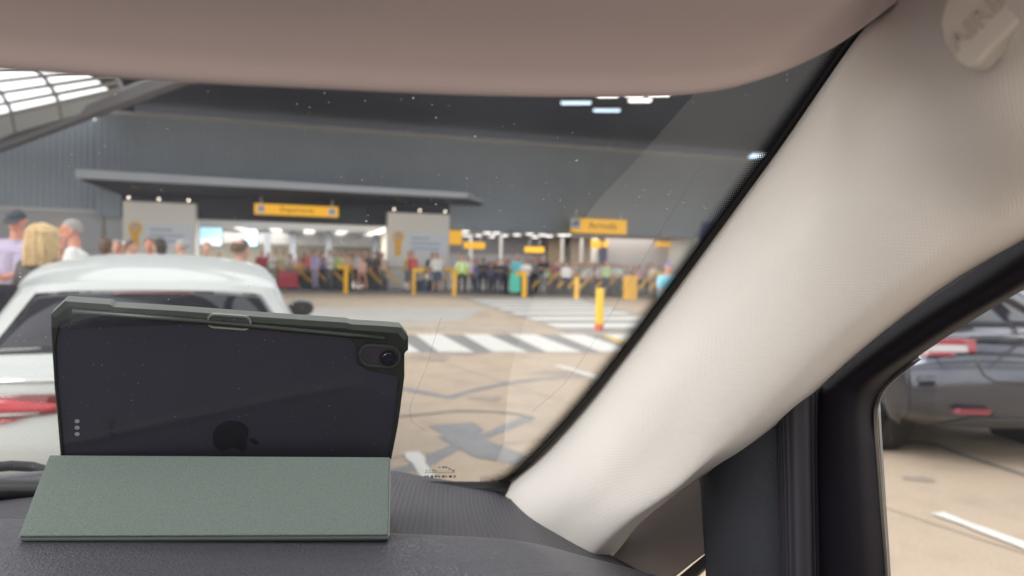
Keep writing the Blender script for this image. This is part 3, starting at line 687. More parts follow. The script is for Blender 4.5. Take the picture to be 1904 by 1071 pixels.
HAIRC = {'b':(.03,.02,.015),'n':(.10,.055,.03),'g':(.30,.29,.28),'y':(.62,.47,.26),'w':(.62,.60,.57),'r':(.2,.08,.03)}
def hairmat(c): return mat('hair_'+c, HAIRC[c], .6, bump=1, scale=60, var=.35, stretch=(3,3,.6))
def hair_mesh(style, seed=0):
    rnd=random.Random(seed); v=[]; f=[]; nu,nv=28,16
    top = {'short':.62,'long':1.0,'bob':.82,'ring':.62}[style]
    for j in range(nv+1):
        for i in range(nu):
            th=2*math.pi*i/nu; back=(math.sin(th)+1)/2  # +y is the back
            lim=.27+ (top-.27)*min(1,back*1.35) ; ph=math.pi*lim*j/nv
            r=1.0+(.12 if style in('long','bob') else .05)*rnd.random()+.04*math.sin(th*7)*(style!='short')
            x=math.sin(ph)*math.cos(th)*.088*r; y=math.sin(ph)*math.sin(th)*.104*r+.010; z=math.cos(ph)*.104*r+.030
            if style in('long','bob'):
                k=max(0,ph/math.pi-.45); x*=1+k*(1.0 if style=='long' else .5); y=y+ k*.05; z-=k*(.42 if style=='long' else .2)
            v.append((x,y,z))
    for j in range(nv):
        for i in range(nu):
            i2=(i+1)%nu; f.append((j*nu+i,(j+1)*nu+i,(j+1)*nu+i2,j*nu+i2))
    if style=='ring':
        f=[q for q in f if q[0]//nu>=8]
    me=bpy.data.meshes.new('hair'); me.from_pydata(v,[],f); me.update(); me.polygons.foreach_set('use_smooth',[True]*len(f)); return me
HM={k:hair_mesh(k) for k in ('short','long','bob','ring')}
def cap_parts():
    a=MB(); n=20
    for j in range(8):
        ph=math.pi*.5*j/7
        for i in range(n): th=2*math.pi*i/n; a.v.append(Vector((math.sin(ph)*math.cos(th)*.091, math.sin(ph)*math.sin(th)*.106+.006, math.cos(ph)*.088+.040)))
    for j in range(7):
        for i in range(n): i2=(i+1)%n; a.f.append((j*n+i,(j+1)*n+i,(j+1)*n+i2,j*n+i2))
    b=MB()
    pts=[]
    for k in range(11):
        u=-1+.2*k; pts.append(Vector((u*.085,-.075-.11*math.sqrt(max(0,1-u*u)),.045-.02*(1-u*u))))
    pts.append(Vector((.06,-.06,.05))); pts.append(Vector((-.06,-.06,.05))); b.prism(pts,(0,0,.006))
    r=[]
    for nm,m in (('cap',a),('cap_brim',b)):
        me=bpy.data.meshes.new(nm); me.from_pydata(m.v,[],m.f); me.update(); me.polygons.foreach_set('use_smooth',[nm=='cap']*len(m.f)); r.append(me)
    return r
CAPM=cap_parts()
def vest_mesh():
    b=MB()
    n=24; zs=[.86,1.0,1.15,1.3,1.38,1.43]; rx=[.205,.20,.20,.205,.185,.12]; ry=[.135,.13,.13,.13,.115,.10]
    for z,a,c in zip(zs,rx,ry):
        for i in range(n):
            th=2*math.pi*i/n; b.v.append(Vector((a*math.cos(th),c*math.sin(th),z)))
    for j in range(len(zs)-1):
        for i in range(n):
            if i in (17,18): continue       # open front
            i2=(i+1)%n; b.f.append((j*n+i,j*n+i2,(j+1)*n+i2,(j+1)*n+i))
    me=bpy.data.meshes.new('vest'); me.from_pydata(b.v,[],b.f); me.update(); me.polygons.foreach_set('use_smooth',[True]*len(b.f)); return me
VM=vest_mesh()
def child(nm, me, parent, loc=(0,0,0), m=None, rot=None):
    o=link(bpy.data.objects.new(nm, me)); o.parent=parent; o.location=loc
    if rot: o.rotation_euler=rot
    if m is not None:
        if not me.materials: me.materials.append(None)
        o.material_slots[0].link='OBJECT'; o.material_slots[0].material=m
    return o
def person(loc, h, rot, label, top, bot, hair='short', hc='n', pose='stand', fem=False, skin=None, shorts=False, sleeves=False, vest=None, cap=None, group='travellers queuing outside the terminal', body=None, wide=1.0, headinfo=None, solidshoe=None):
    sc=h/1.74; o=thing('person', label, 'person', loc, rot, group=group)
    me = body or ((BMF if fem and pose in BMF else BM)[pose])
    b=link(bpy.data.objects.new('body', me)); b.parent=o; b.scale=(sc*wide,sc*wide,sc)
    sk=skin or random.choice([SKIN,SKIN,SKIN2]); tp=cloth(top); bt=cloth(bot)
    for i,m in enumerate((sk,tp,bt,cloth((.05,.05,.05)),tp if sleeves else sk, sk if shorts else bt)):
        b.material_slots[i].link='OBJECT'; b.material_slots[i].material=m
    hp,turn,nod = headinfo or (Vector(POSES[pose][0]['head']), POSES[pose][1].get('head_turn',0), POSES[pose][1].get('head_nod',0))
    hl=Vector((hp[0]*sc*wide,hp[1]*sc*wide,hp[2]*sc))
    if hair and not cap:
        c=child('hair', HM[hair], o, hl, hairmat(hc), (nod,0,turn)); c.scale=(sc,)*3
    if cap:
        c=child('cap', CAPM[0], o, hl, cloth(cap), (nod,0,turn)); c.scale=(sc,)*3; child('cap_brim', CAPM[1], c, (0,0,0), cloth(cap))
    if vest:
        c=child('vest', VM, o, (0,0,0), mat('vest_%d%d'%(vest[0]*10,vest[1]*10), vest, .7, bump=.2, scale=50)); c.scale=(sc*wide,sc*wide,sc); 
        if not c.modifiers: md=c.modifiers.new('t','SOLIDIFY'); md.thickness=.012
    return o
BLK=(.018,.018,.022); NVY=(.025,.035,.075); GRY=(.16,.16,.17); WHT=(.62,.61,.60); JEAN=(.09,.13,.22); KHA=(.33,.30,.20); RED=(.38,.03,.04); BEI=(.45,.38,.30)
HV=(.45,.72,.03)
def far(px, htop, top, bot, label, dep=34.6, h=1.72, face=None, **k):
    k.setdefault('wide', 1.22); top = tuple(min(.75, c*1.45+.015) for c in top)
    # the figure stands on the pavement at the depth given
    p=D(px,548,dep,.09 if dep>31.5 else 0); r=face if face is not None else random.uniform(-.9,.9)
    # match head height to the photo where plausible
    q=D(px,htop,dep).z-p.z; hh=min(max(q,1.5),1.92)
    return person(p,hh,r,label,top,bot,**k)
far(512,459,WHT,KHA,'person in a white shirt at the left end of the queue, above the crimson suitcase',hc='g',pose='phone')
far(527,458,(.40,.40,.28),BEI,'person in a khaki shirt behind the crimson suitcase',hc='g')
far(547,468,(.60,.42,.44),GRY,'person in pale pink bending over beside the crimson suitcase',pose='bend',dep=34.3)
far(585,440,(.30,.27,.48),(.40,.36,.50),'tall person in lilac with a blue cap, left half of the queue',cap=(.10,.14,.35),dep=33.9,h=1.9)
far(578,448,(.50,.12,.10),BLK,'person in a coral red top behind the one in lilac',dep=35,fem=True,hair='long')
far(612,464,WHT,GRY,'person in a white tee below the Departures sign right end',dep=34.1,pose='phone')
far(627,453,WHT,NVY,'worker in a yellow hi-vis vest left of the stub-arm post',vest=HV,dep=34.8)
far(643,467,(.60,.33,.26),BLK,'person in a salmon top directly above the stub-arm post',fem=True,hair='bob',dep=34.8)
far(665,464,(.36,.37,.40),(.05,.05,.06),'person in a grey white tee and shorts by the pier',shorts=True,dep=33.8)
far(680,455,(.05,.05,.06),BLK,'tall figure in dark clothes behind the grey tee',dep=34.6)
far(672,476,(.55,.32,.26),(.45,.25,.2),'small figure in peach walking at the kerb left of the pier',shorts=True,pose='walk',dep=33.4,fem=True,hair='short')
far(699,463,(.10,.06,.05),BLK,'person in dark brown left of the right entrance pier',dep=35,fem=True,hair='long',hc='b')
far(710,470,(.50,.40,.36),KHA,'person in a pale peach top against the left side of the right pier',dep=35)
far(487,466,(.30,.03,.05),BLK,'person in dark red above the white car roof edge',dep=35.5)
far(497,470,(.20,.04,.06),BLK,'person in maroon just left of the crimson suitcase group',dep=36)
far(408,472,BLK,BLK,'dark figure inside the departures hall above the white car roof',dep=36)
far(566,470,(.08,.07,.08),BLK,'person in charcoal between the pink and the lilac figures',dep=35.6,hair='long',fem=True,hc='b')
far(600,470,(.30,.05,.06),NVY,'person in dark red behind the white tee',dep=36)
far(540,472,(.22,.05,.05),BLK,'person in brick red behind the khaki shirt',dep=36)
far(655,472,(.14,.10,.10),BLK,'dark haired person in brown between the salmon and grey tops',dep=35.8,fem=True,hair='long',hc='b')
far(688,470,(.33,.38,.2),KHA,'person in olive green near the left edge of the right pier',dep=35.8)
far(766,463,RED,GRY,'person in a red jacket in front of the right entrance pier',dep=33.6,pose='phone',shorts=True)
far(760,461,(.35,.38,.08),GRY,'person in mustard green half hidden behind the red jacket',dep=34.2)
far(803,463,NVY,NVY,'person in navy left of the cream tee, in front of the pier',dep=34.3,skin=SKIN2,hair='ring')
far(812,466,(.60,.57,.50),JEAN,'person in a cream tee and denim shorts in front of the pier',dep=33.9,shorts=True)
far(858,474,WHT,BLK,'attendant in a yellow hi-vis vest and white shirt with black trousers',vest=HV,dep=32.6,hair='ring',skin=SKIN2,face=.1,wide=1.1)
far(871,478,(.52,.48,.48),GRY,'person in an off white top just behind the attendant',dep=34.6)
far(889,482,(.10,.12,.30),JEAN,'person in blue immediately left of the navy tee',dep=34.8)
far(898,480,BLK,BLK,'person in a black tee right of the attendant, standing at the kerb',dep=33.6,skin=SKIN3,hc='b',pose='phone')
far(925,482,BLK,NVY,'person in black left of the mint suitcase, hair dark',dep=33.8,pose='phone',hc='b',fem=True,hair='bob')
far(934,482,(.05,.05,.07),BLK,'second dark figure left of the mint suitcase, nearer to it',dep=34.4,hc='b')
far(945,484,(.14,.10,.11),BLK,'person in plum brown just left of the teal shirt',dep=35.2)
far(961,474,(.10,.42,.50),BLK,'grey haired person in a teal shirt behind the mint suitcase',dep=34.4,hc='w')
far(977,481,(.62,.60,.55),JEAN,'person in a white top right of the mint suitcase',dep=34.0,pose='phone')
far(992,477,GRY,BLK,'person in a grey shirt behind the post by the mint suitcase',dep=34.4,skin=SKIN2,hair='ring')
far(1009,475,BLK,GRY,'person in a black top and pale blue cap holding a white bag',dep=33.9,cap=(.25,.36,.55),pose='phone')
far(1022,488,(.40,.60,.05),BLK,'short worker in hi-vis yellow between the black top and the pink face',vest=HV,dep=35)
far(1034,484,(.28,.06,.10),BLK,'person in dark pink below the dim inner sign',dep=34.7)
far(1040,490,(.03,.035,.05),BLK,'person in black right of the one in dark pink',dep=34.5)
far(1052,487,WHT,BLK,'person in a bright white top, right half of the queue',dep=34.2,fem=True,hair='bob')
far(1069,486,(.33,.29,.28),BLK,'person in taupe below the left end of the Arrivals sign',dep=34.8)
far(1079,489,(.22,.2,.2),BLK,'person in brown grey below the middle of the Arrivals sign',dep=35.4)
far(1087,490,(.42,.42,.46),BLK,'person in a pale grey tee bending by the yellow post',dep=34.3,pose='bend')
far(1100,488,(.16,.05,.07),BLK,'person in wine red left of the sage green shirt',dep=35.2)
far(1112,490,(.48,.45,.48),BLK,'person in a pale lilac grey top beside the sage green shirt',dep=34.9,fem=True,hair='short')
far(1126,485,(.28,.37,.20),NVY,'person in a sage green shirt behind the tall yellow bollard',dep=33.9,skin=SKIN2,hair='ring')
far(1140,491,(.10,.07,.08),BLK,'person in dark plum right of the sage green shirt',dep=35)
far(1147,490,(.40,.48,.58),GRY,'person in a pale blue top right of the sage green shirt',dep=34.6)
far(1165,495,(.25,.22,.22),BLK,'person in grey brown behind the orange cabinet',dep=35.2)
far(1188,494,(.42,.25,.26),BLK,'person in dusty pink right of the orange cabinet',dep=35)
far(1201,496,(.30,.28,.28),BLK,'person in warm grey right of the dusty pink top',dep=35.6)
far(1214,490,(.48,.44,.36),BEI,'person in beige left of the blue capped figure',dep=34.6)
far(1238,489,(.16,.40,.66),BEI,'nearer person in a light blue shirt and blue cap at the edge of the windscreen',dep=15.5,cap=(.05,.12,.35),h=1.6,pose='walk',face=.4,group='people crossing the forecourt')
for i,(px,hp,c,de) in enumerate(((519,472,(.05,.05,.06),'black'),(556,474,(.20,.05,.06),'maroon'),(593,474,(.07,.05,.06),'black brown'),(621,472,(.06,.06,.07),'charcoal'),(636,474,(.25,.12,.12),'rust'),(675,474,(.20,.08,.08),'russet'),(705,474,(.07,.06,.06),'black'),
    (880,486,(.18,.04,.05),'maroon'),(907,488,(.06,.06,.07),'charcoal'),(916,487,(.15,.05,.06),'wine'),(952,488,(.05,.05,.06),'black'),(969,489,(.10,.06,.06),'brown'),(985,488,(.06,.06,.06),'charcoal'),(1001,488,(.14,.11,.11),'brown'),(1028,491,(.05,.05,.05),'black'),(1046,492,(.09,.06,.07),'plum'),(1060,491,(.06,.07,.08),'charcoal'),(1094,492,(.07,.06,.08),'black'),(1118,494,(.12,.06,.07),'maroon'),(1133,494,(.05,.05,.06),'black'),(1155,496,(.2,.18,.17),'grey'),(1178,497,(.14,.12,.12),'brown'),(1225,494,(.25,.23,.22),'grey'))):
    side = 'left of the right entrance pier' if px<760 else ('between the attendant and the mint suitcase' if px<957 else 'right of the mint suitcase')
    far(px,hp,c,BLK,'%s rear figure in %s, %s' % (['first','second','third','fourth','fifth','sixth','seventh','eighth','ninth','tenth','eleventh','twelfth','thirteenth','fourteenth','fifteenth','sixteenth','seventeenth','eighteenth','nineteenth','twentieth','twenty-first','twenty-second','twenty-third'][i], de, side),
        dep=36+random.random()*1.2,hc=random.choice('bnbg'),pose=random.choice(['stand','phone','pull']),hair=random.choice(['short','long','bob']))
PALE=[((.60,.58,.55),'white'),((.50,.30,.30),'salmon'),((.28,.36,.50),'sky blue'),((.52,.47,.40),'beige'),((.40,.12,.12),'brick red'),((.35,.36,.38),'pale grey'),((.25,.40,.36),'sea green'),((.55,.42,.46),'pale pink'),((.12,.14,.30),'royal blue'),((.50,.46,.20),'straw yellow')]
ADJ=['front','front','front','middle','middle','middle']
xs_=[(505,'left of the khaki shirt'),(534,'beside the khaki shirt'),(560,'beyond the pale pink figure'),(571,'close to the coral top'),(598,'between lilac and white tee'),(620,'by the hi-vis worker'),(634,'near the stub-arm yellow post'),(650,'right of the salmon top'),(686,'right of the tall dark figure'),(706,'touching the right pier'),
 (884,'behind the navy tee'),(912,'left of the black clad pair'),(921,'behind the black clad pair'),(940,'right of the black clad pair'),(953,'left shoulder of the teal shirt'),(984,'right shoulder of the white top'),(1000,'under the dim inner sign'),(1017,'right of the blue cap'),(1028,'left of the dark pink top'),(1045,'left of the bright white top'),
 (1061,'right of the bright white top'),(1075,'left of the Arrivals post'),(1095,'left of the wine red top'),(1106,'under the Arrivals sign middle'),(1119,'left of the sage green shirt'),(1134,'right of the sage green shirt'),(1156,'left of the orange cabinet'),(1180,'right of the orange cabinet'),(1208,'left of the beige top'),(1222,'right of the beige top')]
for i,(px,wh) in enumerate(xs_):
    c,nm=PALE[(i*7+i//10)%10]
    far(px, 470+(px-500)*.033+random.uniform(-4,6), c, random.choice([BLK,NVY,GRY,JEAN]), 'queuing figure in a %s top, %s'%(nm,wh), dep=35.1+random.random()*.8, hc=random.choice('bngyw'), pose=random.choice(['stand','phone','pull','walk']), hair=random.choice(['short','long','bob','short']), fem=bool(i%2), shorts=bool(i%3==0))
# middle distance, seen over the white car's roof
GM='people in the middle distance beyond the white car'
def mid(px, htop, dep, top, bot, label, **k):
    p=D(px,548,dep,0); q=D(px,htop,dep).z
    return person(p,q,k.pop('face',0.0),label,top,bot,group=GM,**k)
mid(197,445,11.5,(.85,.16,.03),NVY,'brown haired person in an orange hi-vis vest seen from behind',fem=True,hair='bob',hc='n',vest=(.90,.12,.02),face=3.1)
mid(109,441,9.5,(.20,.22,.24),NVY,'grey haired person in an orange hi-vis vest behind the blonde one',vest=(.90,.14,.02),hc='g',face=1.2)
mid(217,448,12.2,(.70,.30,.22),BLK,'pale person in white and orange right of the orange vest',hc='g',face=.4)
mid(228,452,12.6,WHT,GRY,'person in white next to the one in pink',hc='w',face=-.5)
mid(243,449,12,(.60,.22,.26),GRY,'person in a pink checked shirt above the car roof',hc='n',face=1.6)
mid(278,444,12.6,(.50,.56,.20),KHA,'person in a yellow green shirt in front of the left pier',skin=SKIN2,hair='ring',face=.3)
mid(304,446,12.4,(.06,.04,.05),BLK,'long dark haired person walking past the left pier',fem=True,hair='long',hc='b',pose='walk',face=-1.4)
mid(337,448,12.2,(.62,.10,.16),BLK,'person in a crimson top with a black backpack by the left pier',hc='g',face=-1.5)
mid(384,452,13,(.22,.24,.32),NVY,'person in a grey blue striped top right of the left pier',hc='g',face=.2)
p=D(349,548,12.25,0); o=thing('backpack','black backpack on the back of the person in crimson','backpack',p+Vector((0,0,1.05)),0)
MB().box(-.10,.12,-.14,.14,0,.42,MW[o.name]).build('pack_body',cloth(BLK),o,bevel=.06); MB().box(.12,.17,-.10,.10,.04,.22,MW[o.name]).build('pocket',cloth((.03,.03,.035)),o,bevel=.02)
# near figures (own bodies, finer)
def near(nm, px, htop, dep, rot, label, top, bot, pose, turn=0, nod=0, voxel=.010, fem=False, stout=1.0, **k):
    p=D(px,548,dep,0); q=D(px,htop,dep).z
    me=body_mesh(nm,pose,voxel,female=fem,stout=stout,head_turn=turn,head_nod=nod)
    o=person(p,q-.01,rot,label,top,bot,body=me,headinfo=(Vector(pose['head']),turn,nod),fem=fem,group='people standing beyond the white car',**k)
    sc=(q-.01)/1.74; hp=Vector(pose['head'])*sc; R=Matrix.Rotation(turn,3,'Z')@Matrix.Rotation(nod,3,'X')
    e=MB()
    for s in (-1,1): e.sphere(hp+R@Vector((s*.03*sc,-.076*sc,.012*sc)), .011*sc, 8,6)
    e.build('eyes', mat('eye_dark',(.03,.025,.02),.2), o, local=True)
    m_=MB().sphere(hp+R@Vector((0,-.083*sc,-.048*sc)), (.024*sc,.008*sc,.006*sc), 8,6); m_.build('mouth', mat('lips',(.38,.13,.11),.5), o, local=True)
    return o, sc
near('man_cap',32,391,8.2,.15,'person in a grey cap and lilac shirt looking down, at far left',(.46,.42,.58),NVY,P_(elL=(.24,-.05,1.15),wrL=(.08,-.24,1.08),elR=(-.24,-.05,1.15),wrR=(-.1,-.24,1.05)),nod=.35,turn=.1,cap=(.06,.07,.08),skin=SKIN2,wide=1.05,sleeves=False)
near('woman_blonde',78,419,6.2,3.0,'blonde person with long hair in a dark patterned top, seen from behind',(.10,.09,.09),BLK,P_(elL=(.28,-.05,1.18),wrL=(.33,-.2,1.0)),fem=True,hair='long',hc='y',turn=.3,wide=1.12)
near('man_grey',142,409,8.3,-1.15,'grey haired person in a white tee with a dark shoulder strap',(.70,.70,.71),NVY,P_(neck=(0,-.02,1.48),head=(0,-.05,1.62)),hc='g',skin=SKIN2,turn=.1,stout=1.12,wide=1.05)
near('man_bald',446,446,6.9,2.7,'balding person in a dark top seen from behind over the car roof',(.04,.045,.05),BLK,P_(),hair='ring',hc='n',skin=SKIN,turn=0,stout=1.1)
near('man_black',-52,430,3.6,.6,'person in black at the extreme left edge of the photo',(.012,.012,.016),BLK,P_(),hc='b',stout=1.15,sleeves=True)
o_=[q for q in bpy.data.objects if q.get('label','').startswith('blonde person')][0]; hd=[c for c in o_.children if c.name.startswith('hair')][0]
mb=MB(); rn=random.Random(5)
for k in range(320):
    th=rn.uniform(-.35,math.pi+.35); p0=Vector((.02*rn.uniform(-1,1),.02,.135)); x,y=math.cos(th),math.sin(th); pts=[p0]
    for i in range(1,8):
        u=i/7; ph=u*1.7; rr=.10*math.sin(min(ph,1.57))*(1+.28*max(0,u-.4))
        pts.append(Vector((x*rr*1.08+.016*math.sin(u*9+k), y*rr*1.2+.02+.014*math.cos(u*8+k*2), .03+.105*math.cos(min(ph,1.57))-(max(0,ph-1.25))*.62)))
    mb.tube(pts,[.004,.006,.007,.007,.007,.007,.006,.002],4)
mb.build('hair_locks', mat('hair_blond_locks',(.66,.50,.28),.55,var=.45,scale=40,bump=.5), o_, local=True)
lk=[c for c in o_.children if c.name.startswith('hair_locks')][0]; lk.location=hd.location; lk.rotation_euler=hd.rotation_euler; lk.scale=hd.scale
# shoulder strap of the man in white
o_=[q for q in bpy.data.objects if q.get('label','').startswith('grey haired person in a white tee')][0]
MB().tube([Vector(q) for q in [(.05,.13,1.15),(.10,.12,1.36),(.12,.05,1.47),(.10,-.05,1.46),(.03,-.135,1.30),(-.06,-.15,1.10)]], .018, 6).build('strap', cloth((.03,.08,.08)), o_, local=True)
# ================================================================== CARS
class Surf:
    def __init__(s, rows): s.A = np.array(rows, float)      # [i along][j across][3]
    def ev(s, u, v):
        A=s.A; nu,nv=A.shape[0],A.shape[1]
        def c1(E,x,n):
            i=min(max(int(math.floor(x)),0),n-2); t=x-i
            g=lambda k: E[k] if 0<=k<n else (2*E[0]-E[1] if k<0 else 2*E[n-1]-E[n-2])
            a,b,c,d=g(i-1),g(i),g(i+1),g(i+2); return .5*((2*b)+(-a+c)*t+(2*a-5*b+4*c-d)*t*t+(-a+3*b-3*c+d)*t**3)
        col=np.array([c1(A[k],v,nv) for k in range(nu)]); return c1(col,u,nu)
    def nrm(s,u,v):
        e=.02; a=s.ev(u+e,v)-s.ev(u-e,v); b=s.ev(u,v+e)-s.ev(u,v-e); n=np.cross(a,b); return n/(np.linalg.norm(n)+1e-9)
    def grid(s, q, n, m, off, sgn):       # q: 4 corners (u,v) -> bilinear patch
        V=[]
        for i in range(n):
            for j in range(m):
                a=i/(n-1); b=j/(m-1); u=(q[0][0]*(1-b)+q[1][0]*b)*(1-a)+(q[3][0]*(1-b)+q[2][0]*b)*a; v=(q[0][1]*(1-b)+q[1][1]*b)*(1-a)+(q[3][1]*(1-b)+q[2][1]*b)*a
                V.append(s.ev(u,v)+(-s.nrm(u,v)*off*sgn*1.3 if off else 0))
        return V
def paint(name, c, metal=0.0, rough=.32):
    return mat(name, c, rough, metal=metal, coat=1.0, scale=2, var=.02)
M_wglass = mat('car_glass', (.012,.013,.019), .03, spec=.45)
M_tyre = mat('tyre', (.02,.02,.02), .8); M_rim = mat('rim', (.35,.36,.38), .3, metal=.8); M_trim=mat('black_trim', (.012,.012,.014), .4)
M_chrome = mat('chrome', (.7,.7,.7), .12, metal=1)
def car(name, label, C, scale, pt, lights, nodes, W, plate=None, belt=.93, sidez=.65, wheels=(.85,3.55), wr=.33, rearglass=(4.1,4.97,.90), cut=.28, yaw=None, mirror=None):
    o = thing(name, label, 'car', (C[0],C[1],0), YAW if yaw is None else yaw, group='cars parked in the lanes'); M = MW[o.name]
    ts=[-1,-.93,-.8,-.55,-.25,0,.25,.55,.8,.93,1]
    rows=[]
    for (y,z,w_,dy,dz) in nodes:
        rows.append([(w_*t, y+dy*abs(t)**3, z-dz*abs(t)**3.2) for t in ts])
    top=Surf(rows); nn=len(nodes)
    def put(nm, V, n, m, mt, flip=False, par=None, solid=.004, **k):
        return mesh(nm, [M@Vector(q) for q in V], grid_faces(n,m,flip), mt, par or o, smooth=True, solid=solid, **k)
    V=[]; F_=[]; n,m=(nn-1)*8+1,33
    for i in range(n):
        for j in range(m): V.append(tuple(top.ev(i/(n-1)*(nn-1), j/(m-1)*(len(ts)-1))))
    F_=grid_faces(n,m)
    sides=[]
    for sg in (-1,1):
        st=[]
        for i in range(3,nn):
            y,z,w_,dy,dz=nodes[i]; e=np.array((w_*sg,y+dy,z-dz))
            if i==3: 
                e2=nodes[2]; e1=nodes[1]; e0=nodes[0]
                f=lambda q:np.array((q[2]*sg,q[0]+q[3],q[1]-q[4])); st.append([e, (e+f(e2))/2, f(e2), f(e1), f(e0)])
            elif i>=nn-2:
                st.append([e, e+np.array((.01*sg,0,-(e[2]-.28)*.3)), e+np.array((.012*sg,0,-(e[2]-.28)*.5)), e+np.array((.012*sg,0,-(e[2]-.28)*.75)), np.array((e[0],e[1],.28))])
            else:
                bz=min(belt, e[2]-.03); bw=max(abs(e[0])+.005, W-.055) if e[2]>belt+.02 else abs(e[0])+.01
                st.append([e, np.array((bw*sg,e[1],bz)), np.array((W*sg,e[1],(bz+sidez)/2+.02)), np.array(((W-.004)*sg,e[1],.5)), np.array(((W-.06)*sg,e[1],cut))])
        sf=Surf(st); sides.append(sf); n2,m2=len(st)*6,21; b=len(V)
        for i in range(n2):
            for j in range(m2): V.append(tuple(sf.ev(i/(n2-1)*(len(st)-1), j/(m2-1)*4)))
        for q in grid_faces(n2,m2,sg>0):
            c=np.mean([V[b+k] for k in q],axis=0)
            if any((c[1]-wy)**2+(c[2]-wr)**2 < (wr+.05)**2 for wy in wheels): continue
            F_.append(tuple(b+k for k in q))
    body=mesh('body', [M@Vector(q) for q in V], F_, pt, o, smooth=True, solid=.006)
    a,b,tt=rearglass; tv=lambda t: np.interp(t, ts, range(len(ts)))
    put('rear_window', top.grid([(a,tv(-tt)),(a,tv(tt)),(b,tv(tt*.93)),(b,tv(-tt*.93))],9,25,-.004,-1), 9,25, M_wglass)
    # window surround seal
    put('windscreen', top.grid([(nn-5+.05,tv(-.9)),(nn-5+.05,tv(.9)),(nn-4-.05,tv(.9)),(nn-4-.05,tv(-.9))],7,15,-.004,-1),7,15,M_wglass)
    for k,sg in enumerate((-1,1)):
        sf=sides[k]; s=1 if sg>0 else -1
        for (u0,u1) in ((2.4,3.75),(3.85,4.95),(5.05,5.9)):
            if u1>nn-3-3: pass
            q=[(u0,.16),(u1,.16),(u1,.92),(u0,.92)]
            g_=[Vector(p)+Vector((sg*.006,0,0)) for p in sf.grid(q,8,8,0,1)]
            put('side_window', g_, 8,8, M_wglass, flip=sg>0)
        # wheels
        for wy in wheels:
            x=(W-.02)*sg; c=M@Vector((x,wy,wr)); ax=(M.to_3x3()@Vector((-sg,0,0)))
            mb=MB().tube([c+ax*d for d in (0,.02,.19,.21)],[wr-.03,wr,wr,wr-.03],28); wo_=mb.build('wheel',M_tyre,o)
            mb=MB().tube([c-ax*.006,c+ax*.03],[wr*.66,wr*.66],24); mb.build('rim',M_rim,wo_)
            mb=MB()
            for q in range(5):
                an=2*math.pi*q/5; d=M.to_3x3()@Vector((0,math.cos(an),math.sin(an))); mb.tube([c-ax*.015,c-ax*.012+d*wr*.6],[.035,.022],6)
            mb.build('spokes',M_rim,wo_)
            MB().tube([c+ax*.06, c+ax*.30],[wr+.055,wr+.055],24).build('wheel_arch', M_trim, o)
        # mirror
        mx_,my_=mirror or (W+.10,nodes[nn-4][0]-.15); mp=M@Vector((mx_*sg, my_, belt+.09))
        mb=MB().sphere(mp,(.115,.07,.08),12,9, M=M.to_3x3()); mo=mb.build('mirror', mat('mirror_dark',(.03,.05,.05),.15,coat=1), o, smooth=True)
        MB().tube([mp-M.to_3x3()@Vector((sg*.16,0,.04)),mp],.025,8).build('mirror_stalk',M_trim,mo)
        c=M@Vector((mx_*sg, my_-.068, belt+.09)); X=M.to_3x3()@Vector((1,0,0))
        MB().prism([c+X*a_*.085+UPZ*b_*.055 for a_,b_ in ((-1,-.6),(-.6,-1),(.6,-1),(1,-.5),(1,.5),(.6,1),(-.6,1),(-1,.6))], M.to_3x3()@Vector((0,.01,0))).build('mirror_glass', M_wglass, mo)
    lights(o, M, top, sides, put, tv)
    return o, M, top, sides, tv, put
M_red = mat('lamp_red', (.42,.012,.025), .12, coat=1, emit=.03, emit_col=(1,.03,.05)); M_redd = mat('lamp_red_dark', (.16,.006,.012), .1, coat=1)
M_clear = mat('lamp_clear', (.30,.27,.28), .15, coat=1)
